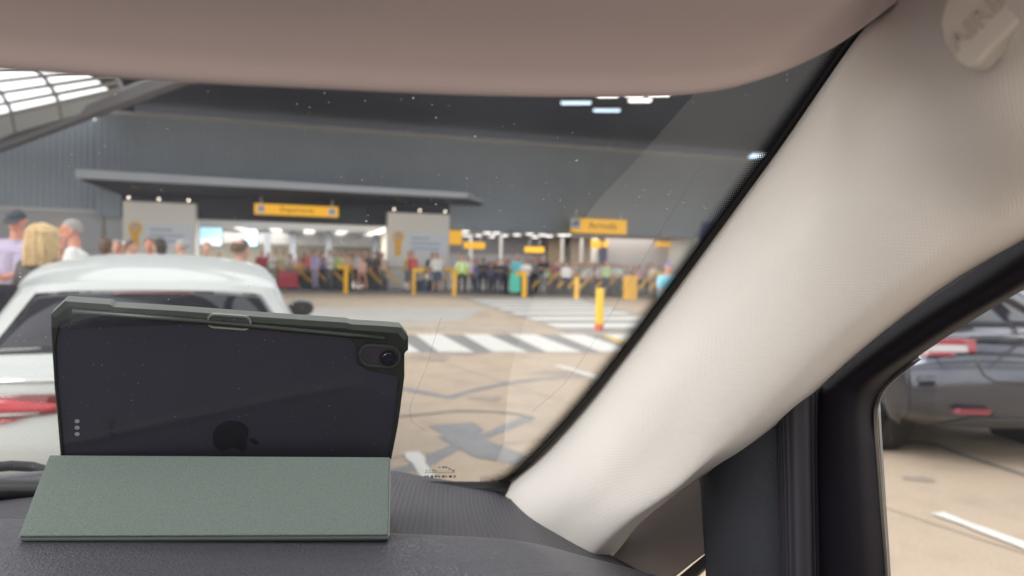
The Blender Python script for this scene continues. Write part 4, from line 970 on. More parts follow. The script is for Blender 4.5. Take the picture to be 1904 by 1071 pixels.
# ---- white hatchback straight ahead
def hatch_lights(o, M, top, sides, put, tv):
    for sg in (-1,1):
        q=[(1.50,tv(sg*.99)),(2.00,tv(sg*.42)),(2.52,tv(sg*.40)),(2.58,tv(sg*.99))]
        t=put('tail_light', top.grid(q,7,15,-.006,-1),7,15,M_redd)
        q=[(1.80,tv(sg*.97)),(1.98,tv(sg*.50)),(2.04,tv(sg*.50)),(1.92,tv(sg*.97))]
        put('light_guide', top.grid(q,4,12,-.011,-1),4,12,M_clear,par=t,solid=.003)
        q=[(2.02,tv(sg*.80)),(2.08,tv(sg*.43)),(2.22,tv(sg*.40)),(2.42,tv(sg*.66))]
        put('brake_lamp', top.grid(q,4,12,-.010,-1),4,12,M_red,par=t,solid=.003)
        q=[(1.62,tv(sg*.97)),(1.82,tv(sg*.64)),(1.90,tv(sg*.56)),(1.76,tv(sg*.95))]
        put('brake_lamp', top.grid(q,4,12,-.010,-1),4,12,M_red,par=t,solid=.003)
        # side part
        sf=sides[0 if sg<0 else 1]
        g_=[Vector(p)+Vector((sg*.006,0,0)) for p in sf.grid([(0.0,.5),(.55,.9),(.5,1.6),(0.0,2.6)],7,7,0,1)]
        put('tail_light_side', g_,7,7,M_redd, flip=sg>0)
    q=[(2.93,tv(-.93)),(2.93,tv(.93)),(3.03,tv(.93)),(3.03,tv(-.93))]
    put('tailgate_strip', top.grid(q,3,25,-.010,-1),3,25,M_chrome)
    # number plate with blue band, yellow
    pl=MB().box(-.36,.16,-.045,-.03,.705,.815,M).build('number_plate', mat('plate_yellow',(.72,.50,.10),.5), o, bevel=.003)
    MB().box(-.353,-.305,-.049,-.0455,.71,.81,M).build('plate_band', mat('plate_blue',(.02,.05,.30),.5), pl)
    MB().box(-.343,-.316,-.051,-.0495,.765,.79,M).build('plate_flag', mat('plate_flagred',(.5,.1,.12),.5), pl)
    text('plate_words','UK',.028,M@Vector((-.329,-.051,.735)),M.to_3x3()@Vector((1,0,0)),UPZ,mat('plate_white',(.7,.7,.7),.5),pl,ext=.0006)
    # bumper insert, exhaust trim, spoiler
    MB().box(-.62,.62,-.01,.25,.20,.36,M).build('diffuser', M_trim, o, bevel=.03)
    put('high_brake_lamp', top.grid([(4.88,tv(-.3)),(4.88,tv(.3)),(4.91,tv(.3)),(4.91,tv(-.3))],3,9,-.010,-1),3,9,M_redd)
MW_paint = mat('paint_white', (.45,.48,.48), .5, coat=.35, scale=2, var=.02)
hn=[(.14,.26,.80,.25,0),(.0,.46,.88,.24,0),(.03,.70,.885,.22,0),(.06,.85,.86,.20,.015),(.17,.935,.79,.17,.02),(.52,1.25,.65,.16,.04),(.66,1.305,.655,.14,.045),(1.15,1.385,.66,.07,.055),(1.9,1.435,.66,.0,.06),(2.6,1.41,.64,-.03,.06),(3.3,.99,.74,-.1,.03),(3.9,.88,.78,-.15,.04),(4.3,.66,.82,-.25,.03),(4.37,.3,.80,-.28,0)]
Cw = D(218,548,3.2); Cw.z=0
Cw = Vector((-1.80,3.196,0)) + CF*.05 + CR*.13
car('white_hatchback','white hatchback directly ahead, seen from behind over the tablet',Cw,1,MW_paint,hatch_lights,hn,.89,yaw=math.radians(25),mirror=(1.05,2.5))
# ---- grey car to the right
MG_paint = paint('paint_grey', (.055,.06,.08), metal=.75, rough=.13)
M_red2 = mat('lamp_red_muted', (.20,.008,.02), .15, coat=1)
def grey_lights(o, M, top, sides, put, tv):
    for sg in (-1,1):
        q=[(2.45,tv(sg*.995)),(2.58,tv(sg*.60)),(2.95,tv(sg*.62)),(2.98,tv(sg*.995))]
        t=put('tail_light', top.grid(q,7,15,-.006,-1),7,15,M_clear)
        put('light_band', top.grid([(2.80,tv(sg*.995)),(2.80,tv(sg*.60)),(3.02,tv(sg*.62)),(3.02,tv(sg*.995))],4,12,-.011,-1),4,12,M_red2,par=t,solid=.003)
        put('light_band', top.grid([(2.42,tv(sg*.995)),(2.45,tv(sg*.72)),(2.54,tv(sg*.72)),(2.52,tv(sg*.995))],4,12,-.011,-1),4,12,M_red2,par=t,solid=.003)
        put('light_edge', top.grid([(2.56,tv(sg*.64)),(2.56,tv(sg*.60)),(3.0,tv(sg*.58)),(3.0,tv(sg*.64))],4,12,-.011,-1),4,12,M_red2,par=t,solid=.003)
        sf=sides[0 if sg<0 else 1]
        for nm,q,mm,ofs in (('tail_light_side',[(0.0,.15),(.75,.2),(.6,1.2),(0,1.6)],M_clear,.006),('light_band_side',[(0.0,.05),(.8,.1),(.75,.32),(0,.36)],M_red2,.011),('light_band_side',[(0.0,1.35),(.62,1.1),(.62,1.35),(0,1.75)],M_red2,.011)):
            g_=[Vector(p)+Vector((sg*ofs,-ofs*.3,0)) for p in sf.grid(q,7,7,0,1)]
            put(nm, g_,7,7,mm, flip=sg>0)
        c=M@Vector((sg*.62,.035,.46)); X=M.to_3x3()@Vector((1,sg*.22,0))
        MB().prism([c+X*a+UPZ*b for a,b in ((-.12,-.018),(.10,-.018),(.12,.018),(-.09,.018))], M.to_3x3()@Vector((0,.05,0))).build('reflector', M_redd if False else mat('reflector_red',(.15,.012,.025),.2,coat=1), o)
    # tailgate shut line and lower insert
    pts=[M@Vector(top.ev(u,tv(t)) + np.array((0,-.004,0))) for u,t in ((3.0,-.58),(2.7,-.60),(2.3,-.60),(2.0,-.57),(1.85,-.5),(1.8,-.3),(1.8,0),(1.8,.3),(1.85,.5),(2.0,.57),(2.3,.60),(2.7,.60),(3.0,.58))]
    MB().tube(pts,.006,6).build('shut_line', M_trim, o)
    q=[(.05,tv(-.8)),(.05,tv(.8)),(.85,tv(.62)),(.85,tv(-.62))]
    put('lower_bumper', top.grid(q,7,21,-.006,-1),7,21,mat('bumper_grey',(.05,.052,.058),.55))
    q=[(3.0,tv(-.62)),(3.0,tv(.62)),(3.12,tv(.62)),(3.12,tv(-.62))]
    put('lip_spoiler', top.grid(q,3,21,-.02,-1),3,21,M_trim)
gn=[(.20,.30,.84,.30,0),(.03,.44,.93,.26,0),(.0,.72,.95,.30,.0),(.10,.96,.90,.30,.02),(.22,1.02,.82,.26,.02),(.95,1.40,.66,.08,.04),(1.3,1.50,.64,.06,.05),(1.9,1.59,.64,.03,.06),(2.5,1.61,.64,.0,.06),(3.0,1.55,.63,-.03,.05),(3.8,1.08,.80,-.1,.04),(4.3,.97,.86,-.15,.06),(4.7,.72,.88,-.3,.05),(4.75,.35,.86,-.3,0)]
Cg = Vector((3.91,4.98,0))
car('grey_car','dark metallic grey hatchback at right, its rear corner seen through the side window',Cg,1,MG_paint,grey_lights,gn,.96,belt=1.0,wheels=(.98,3.85),wr=.36,rearglass=(4.1,4.95,.86),cut=.30,yaw=math.radians(9))

# ================================================================== OUR CAR (interior)
def C(r,f,z): return CAMP + CR*r + CF*f + UPZ*z
me_car = thing('car_interior','interior of the car the photo is taken from: black dash, pale pillar, brown visor','car',(0,0,0),YAW)
M_pil = weave('pillar_weave', (.80,.765,.73), .0027, .0027, .5, .0005, .85, .92)
M_pil_shade = mat('pillar_shade_tone', (.13,.115,.115), .7, bump=.1, scale=400)  # pale trim plastic, darkened so the recess shade sits in the colour
M_visor = mat('visor_fabric', (.60,.52,.53), .9, scale=7, var=.05, bump=.15)
M_head = mat('headliner', (.60,.58,.55), .9)
M_door = mat('door_black', (.007,.0055,.010), .6, bump=.1, scale=900, var=.1, spec=.15)
M_seal = weave('seal_rib', (.045,.042,.055), .0035, 0, .6, .001, .5, .6)
M_fab = weave('dark_fabric', (.052,.056,.070), .0017, .0017, .7, .0006, .9, .55)
M_black = mat('glass_frit', (.006,.006,.007), .4)
def leather():
    m=mat('dash_leather',(.062,.061,.078),.36,spec=.6); n=m.node_tree; b=n.nodes['Principled BSDF']
    tc=n.nodes.new('ShaderNodeTexCoord'); vo=n.nodes.new('ShaderNodeTexVoronoi'); vo.feature='DISTANCE_TO_EDGE'; vo.inputs['Scale'].default_value=230
    no=n.nodes.new('ShaderNodeTexNoise'); no.inputs['Scale'].default_value=90; no.inputs['Detail'].default_value=4
    mp=n.nodes.new('ShaderNodeMix'); mp.data_type='RGBA'; mp.inputs[0].default_value=.02
    n.links.new(tc.outputs['Object'],no.inputs[0]); n.links.new(tc.outputs['Object'],mp.inputs[6]); n.links.new(no.outputs['Color'],mp.inputs[7]); n.links.new(mp.outputs[2],vo.inputs['Vector'])
    h=nd(n,'MINIMUM',nd(n,'MULTIPLY',vo.outputs['Distance'],5.0),.9); h=nd(n,'ADD',h,nd(n,'MULTIPLY',no.outputs['Fac'],.8))
    bp=n.nodes.new('ShaderNodeBump'); bp.inputs['Strength'].default_value=.5; bp.inputs['Distance'].default_value=.0010
    n.links.new(h,bp.inputs['Height']); n.links.new(bp.outputs[0],b.inputs['Normal']); return m
M_dash = leather()
M_mesh = weave('dash_mesh', (.090,.088,.105), .0050, .011, .5, .0014, .5, .50)
# --- windscreen edge in photo pixels
EDGE=[(1760,-200),(1665,-8),(1600,62),(1530,160),(1440,290),(1330,440),(1240,562),(1160,668),(1080,768),(1010,845),(965,888),(936,906),(900,918)]
E_=cr(np.array(EDGE,float),40)
def shift(p, i, dx):     # move an edge point along the screen normal of the edge
    a=E_[max(i-1,0)]; b=E_[min(i+1,len(E_)-1)]; t=(b-a)/np.linalg.norm(b-a); return (p[0]+t[1]*-dx*-1*-1, p[1]+t[0]*dx)
rows=[]
for i,p in enumerate(E_):
    t=(E_[min(i+1,39)]-E_[max(i-1,0)]); t/=np.linalg.norm(t); nrm=np.array((t[1],-t[0]))   # points left/up
    if nrm[0]>0: nrm=-nrm
    rows.append([tuple(p-nrm*14*0+nrm*k) for k in (-25,-8,12,24,36)])
fr=[[glass_pt(x,y,-.004) for x,y in r[:3]] for r in rows]
patch('windscreen_border', fr, M_black, me_car, 60, 6, solid=.001)
def dotmat():
    m=bpy.data.materials.new('frit_dots'); m.use_nodes=True; n=m.node_tree; n.nodes.clear()
    out=n.nodes.new('ShaderNodeOutputMaterial'); tr=n.nodes.new('ShaderNodeBsdfTransparent'); df=n.nodes.new('ShaderNodeBsdfDiffuse'); df.inputs[0].default_value=(.006,.006,.007,1)
    tc=n.nodes.new('ShaderNodeTexCoord'); sx_=n.nodes.new('ShaderNodeSeparateXYZ'); n.links.new(tc.outputs['UV'],sx_.inputs[0])
    k=2*math.pi/.0022
    a=nd(n,'SINE',nd(n,'MULTIPLY',sx_.outputs[0],k)); b=nd(n,'SINE',nd(n,'MULTIPLY',sx_.outputs[1],k))
    h=nd(n,'MULTIPLY_ADD',nd(n,'MULTIPLY',a,b),.5,.5)
    u=n.nodes.new('ShaderNodeMapRange'); u.inputs[1].default_value=0; u.inputs[2].default_value=.0085; n.links.new(sx_.outputs[0],u.inputs[0])
    on=nd(n,'GREATER_THAN',h,u.outputs[0]); mx=n.nodes.new('ShaderNodeMixShader'); n.links.new(on,mx.inputs[0]); n.links.new(tr.outputs[0],mx.inputs[1]); n.links.new(df.outputs[0],mx.inputs[2]); n.links.new(mx.outputs[0],out.inputs[0]); return m
fr=[[glass_pt(x,y,-.004) for x,y in r[2:]] for r in rows]
wd_ = patch('windscreen_dots', fr, dotmat(), me_car, 60, 6, solid=0)
ul = wd_.data.uv_layers[0]
for lp in wd_.data.loops:
    k = lp.vertex_index; ul.data[lp.index].uv = ((k%6)/5*.0092, ul.data[lp.index].uv[1])
# --- windscreen pane
gr=[]
for py in (-220,-60,100,260,420,580,740,900,960):
    xe=np.interp(py,[q[1] for q in EDGE],[q[0] for q in EDGE])+25; row=[]
    for k in range(12): row.append(glass_pt(-620+(xe+620)*k/11, py))
    gr.append(row)
M_ws = glassmat('windscreen_glass', 1.9, (.95,.96,.955), dirt_haze=.028, dust=True)
patch('windscreen', gr, M_ws, me_car, 30, 40, solid=0)
# --- bottom black strip
patch('windscreen_base', [[glass_pt(x,y0+q-(x<95)*0,-.01-.01*k) for x in (-500,-200,0,100,400,700,930,1000)] for k,(y0,q) in enumerate(((896,0),(905,0),(914,0),(930,0)))], mat('base_black',(.012,.012,.015),.35), me_car, 8, 40, solid=.002)
# --- A pillar trim
def RRr(pts, rs): return [RR(x,y,r) for (x,y),r in zip(pts,rs)]
def lead(px,py,off=-.008): return glass_pt(px,py,off)
PR=[
 [((928,918),0),((976,968),.388),((1030,1015),.382),((1074,1050),.384),((1102,1070),.398),((1116,1080),.425)],
 [((936,907),0),((985,955),.388),((1040,1002),.382),((1085,1038),.384),((1108,1050),.398),((1125,1064),.425)],
 [((1003,851),0),((1058,900),.385),((1115,945),.377),((1158,975),.380),((1172,972),.394),((1188,976),.430)],
 [((1080,768),0),((1140,820),.382),((1205,872),.376),((1258,905),.377),((1276,888),.393),((1297,892),.435)],
 [((1160,668),0),((1218,715),.381),((1285,770),.373),((1340,812),.377),((1370,828),.392),((1390,836),.435)],
 [((1240,562),0),((1305,620),.381),((1370,672),.373),((1428,722),.377),((1462,745),.392),((1486,756),.435)],
 [((1330,440),0),((1400,500),.381),((1475,560),.373),((1540,612),.377),((1575,638),.392),((1600,654),.435)],
 [((1440,290),0),((1520,360),.380),((1600,425),.371),((1680,490),.376),((1720,520),.390),((1748,540),.435)],
 [((1530,160),0),((1620,235),.377),((1715,312),.368),((1805,385),.374),((1855,425),.390),((1895,452),.435)],
 [((1600,62),0),((1710,130),.373),((1830,200),.340),((1950,265),.348),((2040,310),.385),((2100,335),.430)],
 [((1665,-8),0),((1800,40),.335),((1950,90),.325),((2100,130),.335),((2220,165),.36),((2300,190),.415)],
 [((1760,-200),0),((1950,-180),.30),((2150,-160),.29),((2350,-140),.30),((2500,-120),.33),((2600,-110),.38)]]
rows=[[ (lead(*p) if r==0 else RR(p[0],p[1],r)) for p,r in R_] for R_ in PR]
patch('pillar_trim', rows, M_pil, me_car, 100, 40, solid=.004)
# lower recessed trim + quarter window
patch('lower_pillar_trim', [[RR(x,y,r) for (x,y),r in zip(rw,(.405,.43,.452,.46,.465))] for rw in (
   [(1096,1085),(1140,1000),(1200,930),(1270,880),(1345,830)],[(1130,1100),(1170,1040),(1230,975),(1290,925),(1345,890)],
   [(1150,1160),(1190,1125),(1240,1085),(1290,1045),(1345,1005)])], M_pil_shade, me_car, 20, 20, solid=.004)
patch('quarter_window_seal', [[RR(x,y,r) for (x,y),r in zip(rw,(.462,.464,.466))] for rw in ([(1170,1155),(1250,1087),(1345,1008)],[(1185,1170),(1262,1105),(1345,1030)])], M_trim, me_car, 8, 20, solid=.006)
patch('quarter_window', [[RR(x,y,.472) for x,y in rw] for rw in ([(1150,1140),(1250,1060),(1345,985)],[(1200,1250),(1280,1200),(1345,1180)])], glassmat('side_glass',1,(.96,.97,.96)), me_car, 6, 8, solid=0)
MB().box8([RR(x,y,r) for r in (.375,.40) for x,y in ((1098,1090),(1122,1055),(1150,1072),(1140,1110))]).build('trim_clip', M_trim, me_car)
# fabric panel, seal, door frame
patch('seat_belt_panel', [[RR(x,y,r) for (x,y),r in zip(rw,(.452,.43,.425,.428,.437))] for rw in (
   [(1296,850),(1335,815),(1375,788),(1415,765),(1462,745)],[(1313,893),(1350,880),(1390,868),(1422,850),(1453,820)],[(1318,960),(1350,958),(1390,955),(1424,950),(1456,940)],[(1325,1071),(1352,1071),(1392,1071),(1426,1071),(1459,1071)],[(1330,1250),(1355,1250),(1395,1250),(1430,1250),(1462,1250)])], M_fab, me_car, 30, 24, solid=.006)
patch('door_seal', [[RR(x,y,r) for (x,y),r in zip(rw,(.440,.430,.430,.442))] for rw in (
   [(1446,770),(1466,752),(1490,735),(1515,712)],[(1450,820),(1468,815),(1490,810),(1510,800)],[(1454,940),(1472,940),(1492,940),(1511,940)],[(1457,1071),(1475,1071),(1494,1071),(1513,1071)],[(1460,1250),(1478,1250),(1497,1250),(1516,1250)])], M_seal, me_car, 30, 24, solid=.006)
patch('door_frame', [[RR(x,y,r) for (x,y),r in zip(rw,(.448,.434,.436,.462))] for rw in (
   [(1514,1300),(1555,1300),(1605,1300),(1650,1300)],[(1510,1071),(1550,1071),(1600,1071),(1645,1071)],[(1507,940),(1546,940),(1594,940),(1636,940)],[(1504,840),(1542,838),(1588,836),(1628,834)],
   [(1502,742),(1540,745),(1588,752),(1623,762)],[(1530,706),(1562,712),(1608,714),(1648,712)],[(1610,640),(1640,650),(1680,662),(1712,660)],[(1700,572),(1735,585),(1775,600),(1805,598)],
   [(1790,512),(1830,528),(1870,545),(1905,538)],[(1895,440),(1935,460),(1975,480),(2010,480)],[(2100,310),(2150,330),(2190,350),(2230,345)],[(2350,150),(2400,170),(2440,190),(2480,180)])], M_door, me_car, 90, 20, solid=.01)
pts=[(1708,664),(1650,712),(1632,742),(1626,775),(1630,850),(1638,960),(1646,1071),(1652,1250)]
MB().tube([RR(x,y,.464) for x,y in cr(np.array(pts,float),30)], .0022, 8).build('glass_seal', mat('gloss_rubber',(.02,.02,.022),.15,coat=1), me_car, smooth=True)
pts=[(1632,745),(1638,850),(1645,960),(1652,1071),(1660,1250)]
MB().tube([RR(x,y,.478) for x,y in cr(np.array(pts,float),20)], .0016, 8).build('chrome_line', mat('satin_trim',(.25,.25,.26),.3,metal=.8), me_car, smooth=True)
patch('window_channel', [[RR(x,y,.482) for x,y in rw] for rw in ([(1622,765),(1636,752)],[(1630,900),(1643,900)],[(1640,1071),(1652,1071)],[(1650,1250),(1660,1250)])], M_trim, me_car, 10, 4, solid=.004)
v=[RR(1600,1300,.484),RR(2500,1300,.484),RR(2500,100,.484),RR(1600,700,.484)]
mesh('side_window', v, [(0,1,2,3)], glassmat('door_glass',.8,(.95,.96,.97)), me_car)
mb=MB(); 
mb.box8([C(.46,.3,-.95),C(.58,.3,-.95),C(.58,-1.2,-.95),C(.46,-1.2,-.95),C(.47,.3,-.29),C(.54,.3,-.29),C(.54,-1.2,-.29),C(.47,-1.2,-.29)]).build('door_panel', M_door, me_car)
# visor
VE=[(-420,95),(0,126),(300,148),(600,163),(900,176),(1180,178),(1330,168),(1450,135),(1550,88),(1625,36),(1700,-20),(1800,-90)]
VE_=cr(np.array(VE,float),24); rows=[]
for k,(sc_,dz,dd) in enumerate(((0,-.004,.010),(0,.0,0),(1,.010,.012),(3,.022,.04),(8,.035,.11),(14,.046,.19))):
    row=[]
    for (x,y) in VE_:
        gp=glass_pt(x,y); r=(gp-CAMP); rt=r.dot(CR); f=r.dot(CF); z=r.z
        # the visor hangs a little inside of the screen
        s=.80+.17*min(1,max(0,(x-1430)/170)); q=r*s
        if k==0: q=q+CF*.012+UPZ*.004
        elif k>1: q=q-CF*dd+UPZ*(dz)*(1.0)-CR*dd*.6*min(1,max(0,(x-1430)/170))
        row.append(CAMP+q)
    rows.append(row)
patch('sun_visor', rows, M_visor, me_car, 26, 60, solid=.012, offset=-1)
def hl(r0,r1,f0,f1): return patch('headliner', [[C(r,f,.32-.03*(r+.35)**2) for r in np.linspace(r0,r1,5)] for f in (f1,(f0+f1)/2,f0)], M_head, me_car, 6, 8, solid=.03, offset=1)
hl(-1.15,.36,.19,.30); hl(-1.15,.36,-1.7,-.95); hl(-1.15,-1.08,-.95,.19)  # headliner left open in the middle so light reaches the pillar
patch('added_sunroof_glass', [[C(r,f,.345-.03*(r+.35)**2) for r in (-1.09,-.4,.37)] for f in (.20,-.4,-.96)], glassmat('added_sunroof_tint',.8,(.85,.87,.88)), me_car, 4, 6, solid=0)  # made-up sunroof, added to let light down on pillar and dash
# airbag tag on the pillar
tp=[(1744,45),(1752,8),(1778,-22),(1900,-110),(2010,-150),(2010,-60),(1960,-20),(1904,30),(1850,85),(1815,122),(1796,130),(1775,118),(1752,80)]
ofs=-.012
TP=[RR(x,y,.322) for x,y in tp]
MB().prism(TP, CR*.012).build('airbag_tag', mat('tag_plastic',(.62,.60,.57),.45), me_car, bevel=.003)
a=RR(1785,72,.3215); b=RR(1845,12,.3215); xd=(b-a).normalized(); yd=(CR*-1).cross(xd)
tg=[q for q in bpy.data.objects if q.name=='airbag_tag'][0]
text('airbag_words','AIRBAG',.0125,a-xd*.004,xd,yd,mat('tag_words',(.50,.47,.46),.5),me_car,ext=.0008,align='LEFT')
# dash
cols=[-1.2,-.7,-.35,-.08,.10,.20,.27,.33,.41]; ze=[-.20,-.19,-.195,-.2,-.203,-.205,-.212,-.232,-.262]; fe=[.72,.72,.70,.645,.545,.49,.462,.45,.44]
rows=[]
for k,(fr_,dz) in enumerate(((-.02,-.05),(.12,-.012),(.25,.0),(.36,.003),(.40,.001),(.0,-.0015),(.012,-.008),(.016,-.03))):
    row=[]
    for r,z,f in zip(cols,ze,fe):
        ff = f+fr_ if k>=5 else f-.45+fr_ if k>1 else fr_
        row.append(C(r,ff,z+dz))
    rows.append(row)
patch('dashboard', rows, M_dash, me_car, 60, 60, solid=.005)
rows=[]
for k in range(5):
    a=k/4; rows.append([C(r, (f-.03)*(1-a)+a*fb, (z-.010)*(1-a)+a*zb) for r,z,f,fb,zb in zip(cols,ze,fe,(.80,.88,.90,.90,.88,.87,.85,.82,.79),(-.235,-.235,-.237,-.237,-.243,-.25,-.258,-.268,-.285))])
patch('dash_mesh_panel', rows, M_mesh, me_car, 30, 60, solid=.004)
# bonnet, cowl and wiper outside the screen
patch('bonnet', [[C(r,f,z-.10*((r+.35)/.8)**2) for r in (-1.15,-.8,-.45,-.1,.25)] for f,z in ((1.0,-.345),(1.3,-.41),(1.7,-.52),(2.0,-.64),(2.05,-.85))], paint('paint_own',(.05,.05,.055)), me_car, 20, 20, solid=.004)
MB().tube([RF(x,y,f) for x,y,f in ((-120,905,.93),(-40,872,.94),(20,866,.945),(60,868,.94),(100,880,.93),(180,915,.92))], .006, 8).build('wiper_blade', M_trim, me_car, smooth=True)
MB().tube([RF(x,y,f) for x,y,f in ((-60,899,.92),(5,890,.92),(50,886,.92),(100,882,.93))], .005, 8).build('wiper_arm', mat('wiper_grey',(.16,.16,.18),.4), me_car, smooth=True)
patch('cowl', [[RF(x,y,f) for x in (-500,-200,0,100,300)] for y,f in ((893,.96),(905,.93),(930,.90))], M_trim, me_car, 6, 12, solid=.003)
# maker's etching on the glass and two fine scratches
mb=MB()
rn=random.Random(3)
def dashmark(x0,x1,y,h):
    a,b,c,d=[glass_pt(*q,-.001) for q in ((x0,y),(x1,y),(x1,y-h),(x0,y-h))]; mb.add([a,b,c,d],[(0,1,2,3)])
x=790
while x<846: w_=rn.choice([2,3,5]); dashmark(x,x+w_,888,4); x+=w_+rn.choice([2,4])
for k in range(9): x=792+k*6; dashmark(x,x+rn.choice([2,4,5]),873+rn.choice([-3,0,3]),2.2)
dashmark(790,846,879,.9)
mb.build('glass_etching', M_trim, me_car)
for pts in (((820,590),(805,640),(790,690),(768,740),(762,765),(768,785),(790,800)),((1310,300),(1240,410),(1150,560),(1060,700),(990,765))):
    MB().tube([glass_pt(x,y,-.001) for x,y in cr(np.array(pts,float),20)], .00012, 4).build('glass_scratch', mat('scratch',(.25,.23,.2),.6), me_car)

# ================================================================== TABLET
def para(pts, width, bottom=False):
    r=[P(x,y,1)-CAMP for x,y in pts]; rl=[np.array(q) for q in r]
    A=np.array([rl[0],-rl[1],rl[2],-rl[3]]).T; d=np.linalg.svd(A)[2][-1]; d/=d[0]
    p=[CAMP+r[i]*d[i] for i in range(4)]; a,b=(3,2) if bottom else (0,1); k=width/(p[b]-p[a]).length
    return [CAMP+(q-CAMP)*k for q in p]
TQ=para([(97,558),(759,609),(727,853),(113,848)],.254)
ex=(TQ[1]-TQ[0]).normalized(); ez=ex.cross(TQ[3]-TQ[0]).normalized()
if ez.dot(CAMP-TQ[0])<0: ez=-ez
ey=ez.cross(ex).normalized(); 
if ey.dot(TQ[3]-TQ[0])<0: ey=-ey
def tpt(x,y,off=0):
    r=ray(x,y); q0=TQ[0]+ez*off; return CAMP+r*((q0-CAMP).dot(ez)/r.dot(ez))
base=(TQ[2]+TQ[3])/2+ey*.05
tab=thing('tablet','tablet in a dark green case standing on the dash, back turned to the camera','tablet',base,math.atan2(ex.y,ex.x))
M_case=mat('case_green',(.024,.030,.026),.38,scale=30,var=.08); M_case_lit=mat('case_rim',(.075,.088,.078),.38)  # second green is the case colour lightened for its lit edges
M_back=mat('tablet_back',(.042,.042,.058),.14,spec=.6,scale=30,var=.08,detail=3)
def down(p, L): return p+ey*L
o_px=[(120,560),(204,566),(212,571),(330,578),(480,589),(645,600),(654,603),(708,606),(746,609),(759,626),(759,650),(752,655),(752,700),(744,762),(740,790),(728,851)]
outer=[tpt(*q) for q in o_px]+[down(tpt(727,853),.05),down(tpt(113,848),.05)]+[tpt(*q) for q in [(113,848),(106,760),(102,724),(97,640),(94,585)]]
i_px=[(160,583),(215,587),(250,590),(330,597),(470,611),(600,623),(650,629),(662,640),(664,676),(690,690),(724,694),(742,702),(740,720),(738,740),(733,780),(722,851)]
inner=[tpt(*q) for q in i_px]+[down(tpt(721,853),.045),down(tpt(119,848),.045)]+[tpt(*q) for q in [(119,848),(112,760),(108,724),(104,640),(112,602)]]
MB().ring([p+ez*.0012 for p in outer],[p+ez*.0012 for p in inner],-ez*.009).build('case_frame',M_case,tab,bevel=.0012)
MB().prism([p-ez*.0005 for p in [outer[0]+(inner[0]-outer[0])*.3]+[a.lerp(b,.35) for a,b in zip(outer[1:],inner[1:])]], -ez*.0062).build('tablet_body',M_back,tab,smooth=False)
# top rim of the case, light painted in as paler green; stylus slot
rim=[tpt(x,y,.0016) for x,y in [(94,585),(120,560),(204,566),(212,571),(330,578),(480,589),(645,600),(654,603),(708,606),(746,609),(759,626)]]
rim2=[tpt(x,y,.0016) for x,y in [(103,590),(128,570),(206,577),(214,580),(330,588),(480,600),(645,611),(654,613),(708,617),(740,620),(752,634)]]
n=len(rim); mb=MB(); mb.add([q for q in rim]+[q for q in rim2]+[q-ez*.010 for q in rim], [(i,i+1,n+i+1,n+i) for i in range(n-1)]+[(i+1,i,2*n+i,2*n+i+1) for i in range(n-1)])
mb.build('case_rim',M_case_lit,tab)
def pill(x0,y0,x1,y1,r,off,n=8):
    a=np.array((x0,y0),float); b=np.array((x1,y1),float); t=(b-a)/np.linalg.norm(b-a); an0=math.atan2(t[1],t[0]); pts=[]
    for k in range(n+1): an=an0+math.pi/2-math.pi*k/n+0; pts.append(b+r*np.array((math.cos(an),math.sin(an))))
    for k in range(n+1): an=an0-math.pi/2-math.pi*k/n; pts.append(a+r*np.array((math.cos(an),math.sin(an))))
    return [tpt(x,y,off) for x,y in pts]
MB().ring(pill(398,597,454,601,13.5,.0030),pill(398,597,454,601,10.5,.0030),-ez*.002).build('slot_rim',mat('slot_rim',(.25,.27,.22),.4),tab)
MB().prism(pill(398,597,454,601,11,.0022),-ez*.0008).build('stylus_slot',mat('slot_glass',(.20,.21,.22),.05,metal=.9),tab)
# second inner ridge
MB().tube([tpt(x,y,.0022) for x,y in ((135,579),(380,598),(650,623),(715,628))],.0022,8).build('case_ridge',M_case,tab,smooth=True)
cb_=MB().ring(pill(688,661,724,664,22,.0042),pill(688,661,724,664,18.5,.0042),-ez*.004).build('camera_surround',M_case,tab,bevel=.0004)
MB().ring(pill(688,661,724,664,19.5,.0046),pill(688,661,724,664,18.3,.0046),-ez*.002).build('surround_painted_highlight',M_case_lit,cb_)  # pale ring painted as a highlight on the camera surround
MB().prism(pill(688,661,724,664,18.6,.0020),-ez*.001).build('camera_plate',mat('camera_plate',(.05,.045,.06),.35),cb_)
cc=tpt(721,664,.0022)
ln=MB().tube([cc,cc+ez*.0028],[.0066,.0064],28).build('camera_lens',mat('lens_ring',(.03,.03,.035),.25,metal=.5),tab)
MB().tube([cc+ez*.0028,cc+ez*.0031],[.0050,.0048],24).build('lens_glass',mat('lens_glass',(.004,.004,.012),.03,coat=1),ln)
c2=tpt(684,662,.0021); MB().tube([c2,c2+ez*.0003],.0011,10).build('microphone_hole',M_txt,cb_)
for x0,x1 in ((660,684),(687,707)):
    MB().tube([tpt(x0,602+(x0-660)*.07,-.004),tpt(x1,602+(x1-660)*.07,-.004)],.0017,8).build('volume_button',mat('btn_green',(.02,.028,.022),.4),tab)
c3=pill(118,611,126,607,3.6,.0006); MB().ring(c3,pill(118,611,126,607,2.2,.0006),-ez*.0004).build('lanyard_hole',M_case_lit,tab)
for y in (783,795,807): c=tpt(143.5,y,-.0003); MB().tube([c,c+ez*.0002],.0017,16).build('connector_dot',mat('dot_grey',(.30,.29,.32),.45),tab)
